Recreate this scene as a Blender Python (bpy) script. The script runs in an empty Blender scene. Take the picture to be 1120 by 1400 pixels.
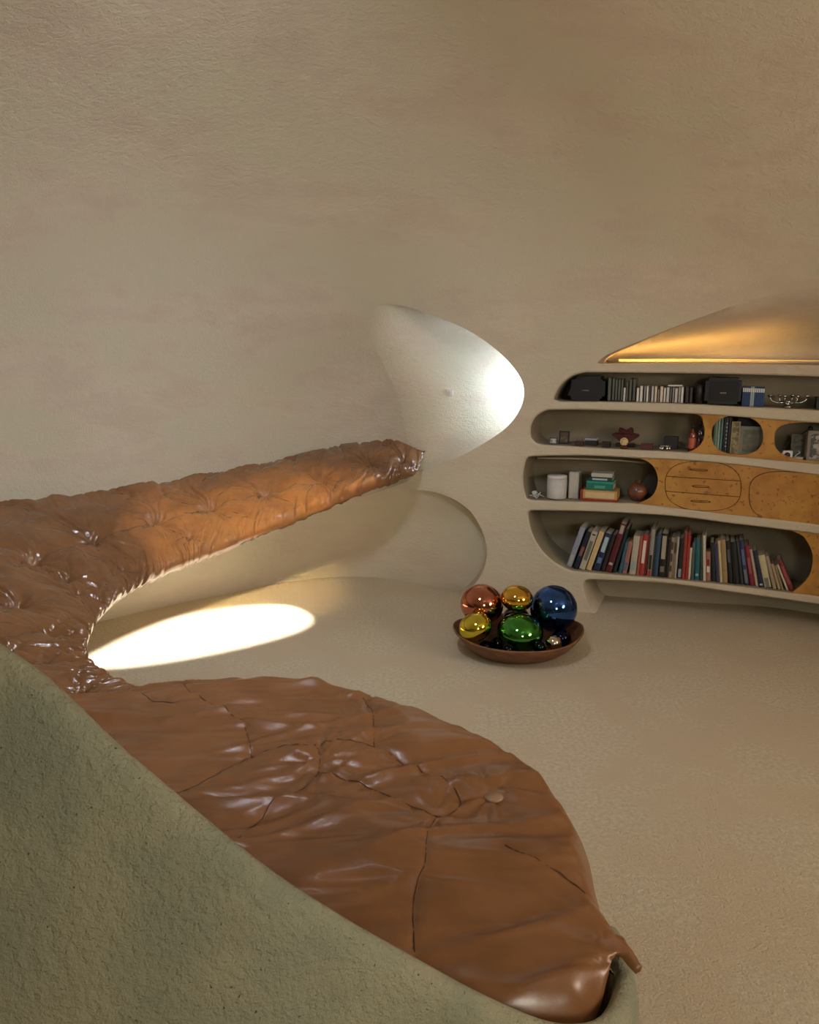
import bpy, bmesh, math, random
import numpy as np
from mathutils import Vector, Matrix
from mathutils.geometry import delaunay_2d_cdt

# ------------------------------------------------------------------ camera
sc = bpy.context.scene
F, CX, CY = 1100.0, 560.0, 700.0
H = 1.70
PITCH = math.atan2(220.0, F)
CAM = np.array([0.0, 0.0, H])
FWD = np.array([0.0, math.cos(PITCH), -math.sin(PITCH)])
UP = np.array([0.0, math.sin(PITCH), math.cos(PITCH)])
RT = np.array([1.0, 0.0, 0.0])
cd = bpy.data.cameras.new('camera'); cam = bpy.data.objects.new('camera', cd)
sc.collection.objects.link(cam); sc.camera = cam
cam.location = (0, 0, H); cam.rotation_euler = (math.pi/2 - PITCH, 0, 0)
cd.sensor_fit = 'AUTO'; cd.sensor_width = 36.0; cd.lens = F/1400.0*36.0
cd.clip_start = 0.02

# ------------------------------------------------------------------ world, sun, lamps, exposure
sc.view_settings.view_transform = 'Standard'; sc.view_settings.look = 'None'
sc.view_settings.gamma = 1.0; sc.view_settings.use_curve_mapping = False
sc.view_settings.exposure = 0.2
w = bpy.data.worlds.new('sky'); sc.world = w; w.use_nodes = True
bgn = w.node_tree.nodes['Background']; bgn.inputs[0].default_value = (0.62, 0.78, 1.0, 1); bgn.inputs[1].default_value = 0.9

SUN_TO = np.array([2.45, -3.6, 3.1]); SUN_TO = SUN_TO/np.linalg.norm(SUN_TO)
sd = bpy.data.lights.new('sun', 'SUN'); so = bpy.data.objects.new('sun', sd); sc.collection.objects.link(so)
sd.energy = 30; sd.angle = math.radians(0.9); sd.color = (1.0, 0.97, 0.92)
so.rotation_euler = Vector(SUN_TO).to_track_quat('Z', 'Y').to_euler(); so.location = (3, -4, 6)

def area(name, loc, target, sx, sy, power, color, spread=180):
    l = bpy.data.lights.new(name, 'AREA'); l.shape = 'ELLIPSE'; l.size = sx; l.size_y = sy
    l.energy = power; l.color = color; l.spread = math.radians(spread)
    o = bpy.data.objects.new(name, l); sc.collection.objects.link(o); o.location = loc
    d = Vector(loc) - Vector(target); o.rotation_euler = d.to_track_quat('Z', 'Y').to_euler()
    return o
# added fill lights, no windows modelled: behind the camera, from the right side,
# in the closed recess for its unseen window; plus the warm lamp lying in the cove
area('fill_rear', (1.3, -1.5, 2.1), (-0.1, 1.5, 0.8), 0.9, 0.8, 27, (1.0, 0.985, 0.84), 150)  # added fill that brightens the parapet; no window is built there
area('fill_side', (3.25, 1.7, 1.7), (-1.0, 3.2, 3.1), 1.1, 1.0, 42, (1.0, 0.82, 0.68))  # added warm fill for the left wall and ceiling
area('fill_recess', (0.93, 5.78, 1.42), (-1.5, 5.70, 1.05), 0.45, 0.7, 7.5, (0.66, 0.81, 1.0), 140)  # added lamp inside the sealed cavity, in place of an unseen window
area('fill_ceiling_cool', (-0.35, 2.4, 3.02), (-1.3, 4.9, 0.4), 0.5, 0.5, 21, (0.80, 0.88, 1.0), 125)  # added cool fill for left wall and floor, away from the skylight opening
area('fill_bench', (0.75, 2.7, 2.98), (-0.72, 5.10, 0.64), 0.10, 0.10, 2.6, (1.0, 0.72, 0.36), 18)  # added spotlight that warms the middle of the bench pad
area('fill_bench_left', (0.45, 2.6, 2.99), (-1.25, 4.80, 0.56), 0.10, 0.10, 2.4, (1.0, 0.72, 0.36), 18)  # second added spotlight, further left along the pad

# ------------------------------------------------------------------ numeric helpers
def unit(v):
    v = np.asarray(v, float); return v/np.linalg.norm(v, axis=-1, keepdims=True)
def rays(pts):
    p = np.atleast_2d(np.asarray(pts, float))
    d = FWD + ((p[:, 0]-CX)/F)[:, None]*RT + (-(p[:, 1]-CY)/F)[:, None]*UP
    return unit(d)
def proj(P):
    q = np.atleast_2d(P) - CAM
    z = q@FWD
    return np.stack([CX + F*(q@RT)/z, CY - F*(q@UP)/z], 1)
def at_z(px, py, z):
    d = rays([(px, py)])[0]; return CAM + d*((z-H)/d[2])
def azel(d):
    return np.stack([np.degrees(np.arctan2(d[:, 0], d[:, 1])), np.degrees(np.arcsin(d[:, 2]))], 1)
def dir_of(ae):
    a = np.radians(ae[:, 0]); e = np.radians(ae[:, 1])
    return np.stack([np.sin(a)*np.cos(e), np.cos(a)*np.cos(e), np.sin(e)], 1)
def sstep(a, b, x):
    t = np.clip((x-a)/(b-a), 0, 1); return t*t*(3-2*t)
def catmull(P, n, closed=False):
    P = np.asarray(P, float); m = len(P)
    if closed: Q = np.vstack([P[-1], P, P[0], P[1]]); segs = m
    else: Q = np.vstack([2*P[0]-P[1], P, 2*P[-1]-P[-2]]); segs = m-1
    t = np.linspace(0, segs, n, endpoint=not closed)
    i = np.minimum(t.astype(int), segs-1); u = (t-i)[:, None]
    a, b, c, d = Q[i], Q[i+1], Q[i+2], Q[i+3]
    return 0.5*((2*b)+(-a+c)*u+(2*a-5*b+4*c-d)*u*u+(-a+3*b-3*c+d)*u**3)
def resample(P, step, closed=True):
    P = np.asarray(P, float)
    Q = np.vstack([P, P[:1]]) if closed else P
    L = np.r_[0, np.cumsum(np.linalg.norm(np.diff(Q, axis=0), axis=1))]
    n = max(4, int(round(L[-1]/step)))
    s = np.linspace(0, L[-1], n, endpoint=not closed)
    return np.stack([np.interp(s, L, Q[:, k]) for k in range(Q.shape[1])], 1)
def inpoly(pts, poly):
    x, y = pts[:, 0], pts[:, 1]; c = np.zeros(len(pts), bool)
    X, Y = poly[:, 0], poly[:, 1]; X2, Y2 = np.roll(X, -1), np.roll(Y, -1)
    for x0, y0, x1, y1 in zip(X, Y, X2, Y2):
        if y0 == y1: continue
        m = ((y0 > y) != (y1 > y)) & (x < (x1-x0)*(y-y0)/(y1-y0)+x0); c ^= m
    return c
def segdist(p, a, b):
    ab = b-a; t = np.clip(((p-a)@ab)/max(ab@ab, 1e-12), 0, 1)
    return np.linalg.norm(p-(a+t[:, None]*ab), axis=1)
def polydist(p, poly, closed=True):
    d = np.full(len(p), 1e9); n = len(poly)
    for i in range(n if closed else n-1):
        d = np.minimum(d, segdist(p, poly[i], poly[(i+1) % n]))
    return d
def grow(poly, d):
    """offset a closed polygon outwards by d"""
    a = 0.5*np.sum(poly[:, 0]*np.roll(poly[:, 1], -1)-np.roll(poly[:, 0], -1)*poly[:, 1])
    t = np.roll(poly, -1, 0)-np.roll(poly, 1, 0); t = t/(np.linalg.norm(t, axis=1)[:, None]+1e-9)
    n = np.stack([t[:, 1], -t[:, 0]], 1)*(1 if a > 0 else -1)
    return poly+n*d
def _h(i, j, s):
    v = np.sin(i*127.1+j*311.7+s*74.7)*43758.5453; return v-np.floor(v)
def noise2(x, y, s=0):
    x = np.asarray(x, float); y = np.asarray(y, float)
    i, j = np.floor(x), np.floor(y); u, v = x-i, y-j
    u = u*u*(3-2*u); v = v*v*(3-2*v)
    return ((_h(i, j, s)*(1-u)+_h(i+1, j, s)*u)*(1-v)+(_h(i, j+1, s)*(1-u)+_h(i+1, j+1, s)*u)*v)*2-1

# ------------------------------------------------------------------ materials
def mat(name, base, rough=0.6, metal=0.0, base2=None, cscale=3.0, cstretch=(1, 1, 1), bump=0.0, bscale=30.0,
        bdist=0.01, bump2=0.0, bscale2=200.0, coat=0.0, spec=0.5, detail=6.0, coords='pos', cmin=0.35, cmax=0.65, specks=None, base3=None, c3scale=0.8, emit=None, bstretch=(1, 1, 1)):
    m = bpy.data.materials.new(name); m.use_nodes = True; nt = m.node_tree; N = nt.nodes; L = nt.links
    b = N['Principled BSDF']
    b.inputs['Base Color'].default_value = (*base, 1); b.inputs['Roughness'].default_value = rough
    b.inputs['Metallic'].default_value = metal; b.inputs['Coat Weight'].default_value = coat
    b.inputs['Specular IOR Level'].default_value = spec
    if emit: b.inputs['Emission Color'].default_value = (*emit[0], 1); b.inputs['Emission Strength'].default_value = emit[1]
    if coords == 'pos': src = N.new('ShaderNodeNewGeometry').outputs['Position']
    else: src = N.new('ShaderNodeTexCoord').outputs['Object']
    def noise(scale, det, stretch=(1, 1, 1)):
        mp = N.new('ShaderNodeMapping'); mp.inputs['Scale'].default_value = stretch; L.new(src, mp.inputs['Vector'])
        n = N.new('ShaderNodeTexNoise'); n.inputs['Scale'].default_value = scale; n.inputs['Detail'].default_value = det; n.inputs['Roughness'].default_value = 0.62
        L.new(mp.outputs[0], n.inputs['Vector']); return n.outputs[0]
    def ramp(s, a, c):
        r = N.new('ShaderNodeMapRange'); r.inputs[1].default_value = a; r.inputs[2].default_value = c
        r.interpolation_type = 'SMOOTHSTEP'; L.new(s, r.inputs[0]); return r.outputs[0]
    def mix(f, a, c):
        x = N.new('ShaderNodeMix'); x.data_type = 'RGBA'; L.new(f, x.inputs[0])
        if isinstance(a, tuple): x.inputs[6].default_value = (*a, 1)
        else: L.new(a, x.inputs[6])
        x.inputs[7].default_value = (*c, 1); return x.outputs[2]
    col = None
    if base2: col = mix(ramp(noise(cscale, detail, cstretch), cmin, cmax), base, base2)
    if base3: col = mix(ramp(noise(c3scale, 3, cstretch), 0.42, 0.6), col or base, base3)
    if specks: col = mix(ramp(noise(specks[0], 2), specks[1], specks[1]+0.04), col or base, specks[2])
    if col is not None: L.new(col, b.inputs['Base Color'])
    nrm = None
    for st, sc_, strch in ((bump, bscale, bstretch), (bump2, bscale2, (1, 1, 1))):
        if st:
            bp = N.new('ShaderNodeBump'); bp.inputs['Strength'].default_value = st; bp.inputs['Distance'].default_value = bdist
            L.new(noise(sc_, 5, strch), bp.inputs['Height'])
            if nrm is not None: L.new(nrm, bp.inputs['Normal'])
            nrm = bp.outputs[0]
    if nrm is not None: L.new(nrm, b.inputs['Normal'])
    return m

M = {}
M['plaster'] = mat('plaster', (0.54, 0.455, 0.35), 0.92, base2=(0.595, 0.51, 0.395), cscale=2.6, cstretch=(1, 1.2, 2.6), base3=(0.55, 0.495, 0.37), c3scale=1.3, detail=10, cmin=0.36, cmax=0.64,
                   bump=0.5, bscale=26, bdist=0.012, bump2=0.4, bscale2=120, spec=0.25, bstretch=(1, 1.2, 1.8))
M['plaster_white'] = mat('plaster_white', (0.56, 0.53, 0.47), 0.9, base2=(0.62, 0.59, 0.53), cscale=4, bump=0.35, bscale=40, bdist=0.008, bump2=0.3, bscale2=170, spec=0.25)
M['niche_shaded'] = mat('niche_plaster_shaded', (0.25, 0.21, 0.14), 0.9, base2=(0.29, 0.245, 0.165), cscale=4, bump=0.3, bscale=42, bdist=0.006, spec=0.25)  # wall plaster darkened in its colour to deepen the niches' shade
M['parapet'] = mat('parapet_plaster', (0.34, 0.32, 0.215), 0.85, base2=(0.39, 0.36, 0.235), cscale=5, base3=(0.285, 0.29, 0.205), c3scale=2.0, bump=1.0, bscale=48, bdist=0.016,
                   bump2=0.4, bscale2=190, specks=(70, 0.70, (0.10, 0.09, 0.05)), spec=0.3)
M['carpet'] = mat('carpet', (0.55, 0.47, 0.34), 0.95, base2=(0.66, 0.58, 0.43), cscale=55, base3=(0.60, 0.50, 0.36), c3scale=2.2, bump=0.9, bscale=120, bdist=0.01, bump2=0.6, bscale2=45, spec=0.1)
M['leather'] = mat('leather', (0.19, 0.080, 0.028), 0.32, base2=(0.235, 0.10, 0.036), cscale=5, bump=0.12, bscale=260, bdist=0.003, bump2=0.25, bscale2=14, spec=0.55, coat=0.08)
M['leather_tan'] = mat('leather_tan', (0.165, 0.073, 0.028), 0.24, base2=(0.21, 0.095, 0.036), cscale=5, bump=0.12, bscale=260, bdist=0.003, bump2=0.15, bscale2=30, spec=0.55, coat=0.28)
M['seam'] = mat('leather_seam', (0.07, 0.028, 0.012), 0.5)
M['button'] = mat('leather_button', (0.33, 0.20, 0.12), 0.3, coat=0.2, bump=0.3, bscale=120)
M['burl'] = mat('burl_wood', (0.43, 0.20, 0.035), 0.42, base2=(0.33, 0.14, 0.024), cscale=7, specks=(38, 0.62, (0.24, 0.09, 0.02)), base3=(0.46, 0.235, 0.045), c3scale=4, coat=0.15)
M['burl_line'] = mat('dark_wood_line', (0.14, 0.03, 0.015), 0.5)
M['bowl'] = mat('bowl_wood', (0.20, 0.085, 0.03), 0.55, base2=(0.13, 0.05, 0.02), cscale=14, cstretch=(1, 1, 4), bump=0.4, bscale=40)

# ------------------------------------------------------------------ object helpers
def tag(o, label=None, cat=None, group=None, kind=None):
    if label: o['label'] = label
    if cat: o['category'] = cat
    if group: o['group'] = group
    if kind: o['kind'] = kind
    return o
def link(name, me, m, parent=None, loc=None):
    o = bpy.data.objects.new(name, me); sc.collection.objects.link(o)
    if m is not None and not me.materials:
        for x in (m if isinstance(m, (list, tuple)) else [m]): me.materials.append(x)
    if parent is not None: o.parent = parent
    if loc is not None: o.location = loc
    return o
def mesh_obj(name, V, Fc, m, parent=None, smooth=True, loc=None, fmat=None):
    me = bpy.data.meshes.new(name)
    me.from_pydata([tuple(v) for v in np.asarray(V, float)], [], [tuple(int(i) for i in f) for f in Fc])
    me.update()
    if smooth: me.polygons.foreach_set('use_smooth', [True]*len(me.polygons))
    o = link(name, me, m, parent, loc)
    if fmat is not None: me.polygons.foreach_set('material_index', fmat)
    return o
def bm_obj(name, bm, m, parent=None, smooth=False, loc=None):
    bmesh.ops.recalc_face_normals(bm, faces=bm.faces)
    me = bpy.data.meshes.new(name); bm.to_mesh(me); bm.free()
    if smooth: me.polygons.foreach_set('use_smooth', [True]*len(me.polygons))
    return link(name, me, m, parent, loc)
def empty(name, mw=None, loc=None):
    o = bpy.data.objects.new(name, None); sc.collection.objects.link(o); o.empty_display_size = 0.05
    if mw is not None: o.matrix_world = mw
    if loc is not None: o.location = loc
    return o
def cdt(pts, loops):
    """pts: free points, loops: list of (array, closed). returns verts, tris"""
    V = [Vector(p) for p in pts]; E = []
    for arr, closed in loops:
        s = len(V); n = len(arr); V += [Vector(p) for p in arr]
        E += [(s+i, s+(i+1) % n) for i in range(n if closed else n-1)]
    r = delaunay_2d_cdt(V, E, [], 0, 1e-6, False)
    return np.array([(v.x, v.y) for v in r[0]]), np.array([f[:] for f in r[2]])
def grid_in(poly_outer, step, extra=None):
    lo, hi = poly_outer.min(0), poly_outer.max(0)
    xs = np.arange(lo[0]+step/2, hi[0], step); ys = np.arange(lo[1]+step/2, hi[1], step*0.87)
    X, Y = np.meshgrid(xs, ys); X = X + (np.arange(len(ys)) % 2)[:, None]*step/2
    p = np.stack([X.ravel(), Y.ravel()], 1); p = p[inpoly(p, poly_outer)]
    return p[polydist(p, poly_outer) > step*0.35]
def compact(V, T):
    used = np.unique(T); mp = -np.ones(len(V), int); mp[used] = np.arange(len(used)); return V[used], mp[T]
def boundary(T):
    c = {}
    for f in T:
        for a, b in ((f[0], f[1]), (f[1], f[2]), (f[2], f[0])):
            k = (min(a, b), max(a, b))
            if k in c: c[k] = None
            else: c[k] = (a, b)
    return [e for e in c.values() if e]

# ------------------------------------------------------------------ the shell of the room
PLAN = np.array([(1.12, 5.12), (0.78, 5.26), (0.35, 5.42), (-0.25, 5.78), (-0.85, 5.78), (-1.45, 5.40), (-1.95, 4.95), (-2.42, 4.45), (-2.95, 3.3), (-3.05, 1.6), (-2.7, -0.4),
                 (-1.5, -1.8), (0.6, -2.4), (2.7, -1.7), (3.7, 0.2), (3.75, 2.4), (3.2, 4.0), (2.45, 4.74), (1.75, 4.95)])
CEN = np.array([0.3, 2.4]); Z0, HC, PW = 0.7, 2.45, 2.6
_c = catmull(PLAN, 720, True)-CEN
_phi = np.unwrap(np.arctan2(_c[:, 1], _c[:, 0])); _r = np.linalg.norm(_c, axis=1)
_o = np.argsort(_phi % (2*math.pi)); _ph = (_phi % (2*math.pi))[_o]; _rr = _r[_o]
_ph = np.r_[_ph-2*math.pi, _ph, _ph+2*math.pi]; _rr = np.r_[_rr, _rr, _rr]
def fshell(P):
    q = P[:, :2]-CEN; r = np.linalg.norm(q, axis=1); a = np.arctan2(q[:, 1], q[:, 0]) % (2*math.pi)
    R = np.interp(a, _ph, _rr); zz = np.maximum(P[:, 2]-Z0, 0)/HC
    Rm = 0.25*sum(np.interp(a+k, _ph, _rr) for k in (-0.35, -0.12, 0.12, 0.35))   # the plan softens higher up
    k = sstep(0.25, 0.85, zz); R = R*(1-k)+Rm*k
    return (r/R)**PW+zz**PW-1
def hit(d, o=CAM):
    d = np.atleast_2d(d); lo = np.zeros(len(d)); hi = np.full(len(d), 9.0); o = np.asarray(o)
    for _ in range(34):
        m = (lo+hi)/2; ins = fshell(o+d*m[:, None]) < 0
        lo = np.where(ins, m, lo); hi = np.where(ins, hi, m)
    return o+d*((lo+hi)/2)[:, None]
def S(pts): return hit(rays(pts))
def snormal(P):
    e = 2e-2; g = np.stack([fshell(P+np.eye(3)[k]*e)-fshell(P-np.eye(3)[k]*e) for k in range(3)], 1)
    return -unit(g)
NW = unit([0.37, 0.93, 0.0])          # into the shelf wall
TW = np.array([NW[1], -NW[0], 0.0])   # along it, to the right

def smooth_poly(ctrl, step=4.0, n=400, closed=True): return resample(catmull(ctrl, n, closed), step, closed)
# outlines as seen from the photographer's place
P_REC = smooth_poly([(512, 421), (545, 417), (590, 431), (635, 449), (675, 475), (703, 503), (716, 528), (713, 555), (694, 583), (660, 607), (620, 628), (575, 645), (556, 640), (556, 600), (545, 545), (520, 490), (503, 448)], 5)
P_ALC = smooth_poly([(300, 742), (350, 715), (400, 692), (450, 678), (500, 670), (560, 669), (605, 676), (640, 696), (660, 727), (666, 756), (659, 784), (640, 808), (612, 829), (590, 850), (480, 868), (330, 868), (270, 850), (260, 790)], 6)
def rounded(top, bot, left):
    return resample(np.vstack([catmull(left, 60), catmull(top, 60), catmull(bot, 60)]), 5)
XR = 1330
P_ROW = {
 1: rounded([(806, 509), (900, 510), (1000, 511.5), (1120, 515), (XR, 521)], [(XR, 574), (1120, 561), (1010, 556), (930, 552), (831, 549.5), (765, 549)], [(757, 546), (760, 537), (768, 525), (782, 514), (800, 509)]),
 2: rounded([(752, 560.5), (806, 560.5), (951, 566), (1077, 575.5), (1120, 578.5), (XR, 592)], [(XR, 654), (1120, 634.5), (1077, 631), (941, 619), (849, 614.5), (742, 608)], [(733, 606), (726, 598), (726, 582), (733, 569), (746, 561)]),
 3: rounded([(726, 624), (798, 623), (877, 627), (920, 628.5), (1000, 635), (1120, 650), (XR, 678)], [(XR, 752), (1120, 718), (1000, 704), (880, 690), (845, 688), (779, 686), (728, 684)], [(720, 682), (716, 668), (715, 650), (718, 632), (721, 625)]),
 4: rounded([(726, 698), (818, 700), (920, 706), (1000, 716), (1120, 731), (XR, 762)], [(XR, 850), (1120, 816), (1079, 811), (1000, 801), (920, 793), (860, 788), (782, 781)], [(772, 777), (757, 768), (741, 753), (729, 733), (723, 712), (722, 700)]),
 5: rounded([(806, 793), (860, 795), (920, 799), (1000, 810), (1120, 827), (XR, 860)], [(XR, 990), (1120, 980), (1000, 960), (960, 950), (900, 930)], [(862, 890), (836, 856), (822, 845), (808, 831), (801, 815), (798, 800), (801, 794)]),
}
P_COVE = rounded([(818, 494), (832, 484), (870, 468), (920, 448), (960, 433), (1000, 419), (1060, 402), (1150, 390), (XR, 384)], [(XR, 504), (1120, 499.5), (960, 497), (822, 497)], [(817, 496.5), (817, 495.5)])
# sunlit patch on the carpet, cut as a skylight in the dome along the sun's direction
PATCH = smooth_poly([(114, 906), (150, 884), (200, 861), (255, 842), (320, 831), (385, 828), (415, 836), (424, 850), (395, 866), (320, 886), (230, 903), (150, 912)], 8)
_pf = np.array([at_z(x, y, 0.0) for x, y in PATCH])
SKY = np.vstack([hit(SUN_TO[None], p) for p in _pf]); SKY_AE = azel(unit(SKY-CAM))

def px2ae(p): return azel(rays(p))
holes_px = {'recess': P_REC, 'alcove': P_ALC, 'cove': P_COVE, **{f'row{k}': grow(v, 2.2) for k, v in P_ROW.items()}}
holes_ae = {k: px2ae(v) for k, v in holes_px.items()}; holes_ae['sky'] = SKY_AE
# floor line per azimuth
azs = np.linspace(-180, 180, 241)
def floor_el(a):
    lo, hi = np.full(len(a), -80.0), np.full(len(a), 10.0)
    for _ in range(30):
        m = (lo+hi)/2; z = hit(dir_of(np.stack([a, m], 1)))[:, 2]
        lo = np.where(z < -0.06, m, lo); hi = np.where(z < -0.06, hi, m)
    return (lo+hi)/2
fl = np.stack([azs, floor_el(azs)], 1)
outer = np.vstack([fl, [(180, e) for e in np.arange(-20, 88, 6.0)], [(a, 88) for a in np.arange(174, -180, -6.0)], [(-180, e) for e in np.arange(88, -25, -6.0)]])
vis = np.array([(-32, -50), (34, -50), (34, 26), (-32, 26.0)])
gin = grid_in(vis, 0.9); gout = grid_in(np.array([(-179.5, -60), (179.5, -60), (179.5, 87), (-179.5, 87.0)]), 3.2)
gout = gout[~inpoly(gout, vis)]
gp = np.vstack([gin, gout]); gp = gp[inpoly(gp, outer)]
for hp in list(holes_ae.values()): gp = gp[polydist(gp, hp) > 0.22]
V2, T = cdt(gp, [(outer, True)]+[(h, True) for h in holes_ae.values()])
cen = V2[T].mean(1); keep = inpoly(cen, outer)
for h in holes_ae.values(): keep &= ~inpoly(cen, h)
T = T[keep]; P3 = hit(dir_of(V2)); NR = snormal(P3)
cz = P3[T].mean(1); ca = cen[keep][:, 0]
part = np.where(cz[:, 2] > 2.35, 3, np.where(ca < -14, 0, np.where(ca < 31, 1, np.where(ca < 110, 2, 4))))
part = np.where((part == 0) & (ca < -120), 4, part)
for k, nm in enumerate(['wall_left', 'wall_back', 'wall_right', 'ceiling', 'wall_rear']):
    ids = T[part == k]; used = np.unique(ids); mp = -np.ones(len(P3), int); mp[used] = np.arange(len(used))
    Fs = mp[ids]; Pv, Nv = P3[used], NR[used]
    t0 = Pv[Fs]; gn = np.cross(t0[:, 1]-t0[:, 0], t0[:, 2]-t0[:, 0]); fl_ = (gn*Nv[Fs[:, 0]]).sum(1) < 0
    Fs[fl_] = Fs[fl_][:, ::-1]
    o = mesh_obj(nm, Pv, Fs, M['plaster'], smooth=True); o.data.normals_split_custom_set_from_vertices([tuple(n) for n in Nv]); tag(o, kind='structure')

def back_sheet(name, poly_px, wfun, ndir, step, m, skip=None, lip=0.0, lipd=0.012, parent=None):
    """a cavity behind an opening: lip ring, reveal strip along the rim and a back surface"""
    p = poly_px; n = len(p)
    g = grid_in(p, step); V2, T = cdt(g, [(p, True)])
    T = T[inpoly(V2[T].mean(1), p)]
    B = S(V2)+wfun(V2)[:, None]*ndir
    cr = np.cross(B[T][:, 1]-B[T][:, 0], B[T][:, 2]-B[T][:, 0]); fl_ = (cr@ndir) > 0; T[fl_] = T[fl_][:, ::-1]
    verts = [B]; faces = [list(t) for t in T]; off = len(B)
    Sp = S(p); Wp = wfun(p)
    rings = []
    if lip: rings += [S(grow(p, lip)), S(grow(p, lip*0.35))+ndir*lipd*0.35, Sp+ndir*lipd]
    else: rings += [Sp]
    rings += [Sp+(ndir*Wp[:, None])*f for f in ((0.5, 1.0) if lip else (1.0,))]
    for r_ in rings: verts.append(r_)
    for k in range(len(rings)-1):
        for i in range(n):
            j = (i+1) % n
            if skip is not None and skip(p[i]): continue
            a, b = off+k*n, off+(k+1)*n
            faces.append([a+i, a+j, b+j, b+i])
    me_v = np.vstack(verts)
    fm = None
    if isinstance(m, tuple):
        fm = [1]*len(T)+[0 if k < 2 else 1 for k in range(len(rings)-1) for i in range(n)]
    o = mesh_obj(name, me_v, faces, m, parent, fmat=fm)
    bm = bmesh.new(); bm.from_mesh(o.data); bmesh.ops.remove_doubles(bm, verts=bm.verts, dist=1e-4)
    bmesh.ops.recalc_face_normals(bm, faces=bm.faces); 
    for e in bm.edges:
        if len(e.link_faces) == 2 and e.calc_face_angle(0) > 0.9: e.smooth = False
    bm.to_mesh(o.data); bm.free()
    return tag(o, kind='structure')

NREC = unit([0.55, 0.83, 0.0])
recw = lambda q: 0.90*sstep(0, 150, q[:, 0]-np.interp(q[:, 1], [410, 421, 448, 490, 545, 600, 650], [512, 512, 503, 520, 545, 556, 556]))
back_sheet('wall_recess', P_REC, recw, NREC, 9, M['plaster'])
back_sheet('wall_alcove', P_ALC, lambda q: 0.16*sstep(290, 520, q[:, 0])*(0.25+0.75*sstep(664, 720, q[:, 1])), unit([0.1, 1, 0]), 12, M['plaster'])
def covew(q):
    wt = 0.34*np.clip((1000-q[:, 0])/185, 0, 1)
    yt = np.interp(q[:, 0], [817, 832, 870, 920, 960, 1000, 1060, 1150, XR], [495, 484, 468, 448, 433, 419, 402, 390, 384])
    return wt+(0.42-wt)*sstep(0.0, 0.8, (q[:, 1]-yt)/np.maximum(497-yt, 2))
back_sheet('wall_cove', P_COVE, covew, NW, 8, M['plaster'])
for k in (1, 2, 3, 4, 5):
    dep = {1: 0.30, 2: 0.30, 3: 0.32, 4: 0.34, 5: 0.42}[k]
    back_sheet('wall_niche', P_ROW[k], lambda q, dep=dep: np.full(len(q), dep), NW, 18, (M['plaster'], M['niche_shaded']) if k < 5 else M['plaster'], lip=2.2)

# hidden cove lamp
me = area('lamp_cove', tuple(S([(950, 497)])[0]+NW*0.20+np.array([0, 0, 0.012])), tuple(S([(950, 470)])[0]+NW*0.44+np.array([0, 0, 0.10])), 1.1, 0.02, 1.1, (1.0, 0.58, 0.16))

# floor
fv = [(-4, -3.2, 0), (5, -3.2, 0), (5, 7.2, 0), (-4, 7.2, 0)]
tag(mesh_obj('floor', fv, [(0, 1, 2, 3)], M['carpet'], smooth=False), kind='structure')

# ------------------------------------------------------------------ tufted bench pad
PAIRS = [ # front (px, py, z) ; back (px,py) on the wall, or a point
 ((583, 626, None), (578, 613)), ((566, 645, 0.90), (558, 608)), ((520, 661, 0.85), (520, 609)), ((455, 687, 0.74), (455, 619)), ((400, 710, 0.66), (400, 631)),
 ((330, 739, 0.57), (330, 645)), ((270, 763, 0.51), (262, 658)), ((215, 787, 0.46), (180, 671)), ((172, 811, 0.44), (90, 684)), ((140, 838, 0.43), (5, 696)),
 ((122, 866, 0.42), (-2.62, 4.00, .80)), ((115, 893, 0.41), (-2.78, 3.55, .76)), ((123, 916, 0.40), (-2.75, 3.05, .68)), ((148, 936, 0.39), (-2.6, 2.6, .58)),
 ((175, 950, 0.37), (-2.3, 2.25, .48)), ((215, 985, 0.34), (-1.8, 2.0, .37))]
Fp, Bp = [], []
for f, b in PAIRS:
    Fp.append(S([(f[0], f[1])])[0]-NREC*0.03 if f[2] is None else at_z(*f))
    Bp.append(S([b])[0]*1.0 if len(b) == 2 else np.array(b))
Fp, Bp = np.array(Fp), np.array(Bp)
NS, NT = 760, 120
Fc, Bc = catmull(Fp, 3000), catmull(Bp, 3000)
mid = (Fc+Bc)/2; L = np.r_[0, np.cumsum(np.linalg.norm(np.diff(Fc*0.7+Bc*0.3, axis=0), axis=1))]
ii = np.interp(np.linspace(0, L[-1], NS), L, np.arange(3000))
def samp(A): return np.stack([np.interp(ii, np.arange(3000), A[:, k]) for k in range(3)], 1)
Fc, Bc = samp(Fc), samp(Bc); Ls = np.linspace(0, L[-1], NS)
tt = np.r_[np.linspace(0, 1, NT)]; tt = tt**1.12
base = Fc[:, None, :]*(1-tt)[None, :, None]+Bc[:, None, :]*tt[None, :, None]
base = base+(np.array([0.25, -0.55, 0.55])*0.045)*(np.sin(np.pi*tt)[None, :]*sstep(0.15, 0.6, Ls)[:, None]*(Ls < 99)[:, None])[..., None]
du = np.gradient(base, axis=0); dv = np.gradient(base, axis=1); nn = unit(np.cross(dv, du)+1e-9)
if nn[..., 2].mean() < 0: nn = -nn
Wd = np.linalg.norm(Bc-Fc, axis=1)
Um = np.broadcast_to(Ls[:, None], (NS, NT)); Vm = tt[None, :]*Wd[:, None]
TH = 0.075*sstep(0.0, 0.25, Ls)[:, None]+0.015
e0 = np.clip(Vm/0.055, 0, 1); e1 = np.clip((Wd[:, None]-Vm)/0.05, 0, 1)
es = np.clip(np.minimum(Um, Um*0+9)/0.06, 0, 1)
h = TH*np.sqrt(1-(1-e0)**2)*np.sqrt(1-(1-e1)**2)*np.sqrt(1-(1-es)**2)
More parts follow.
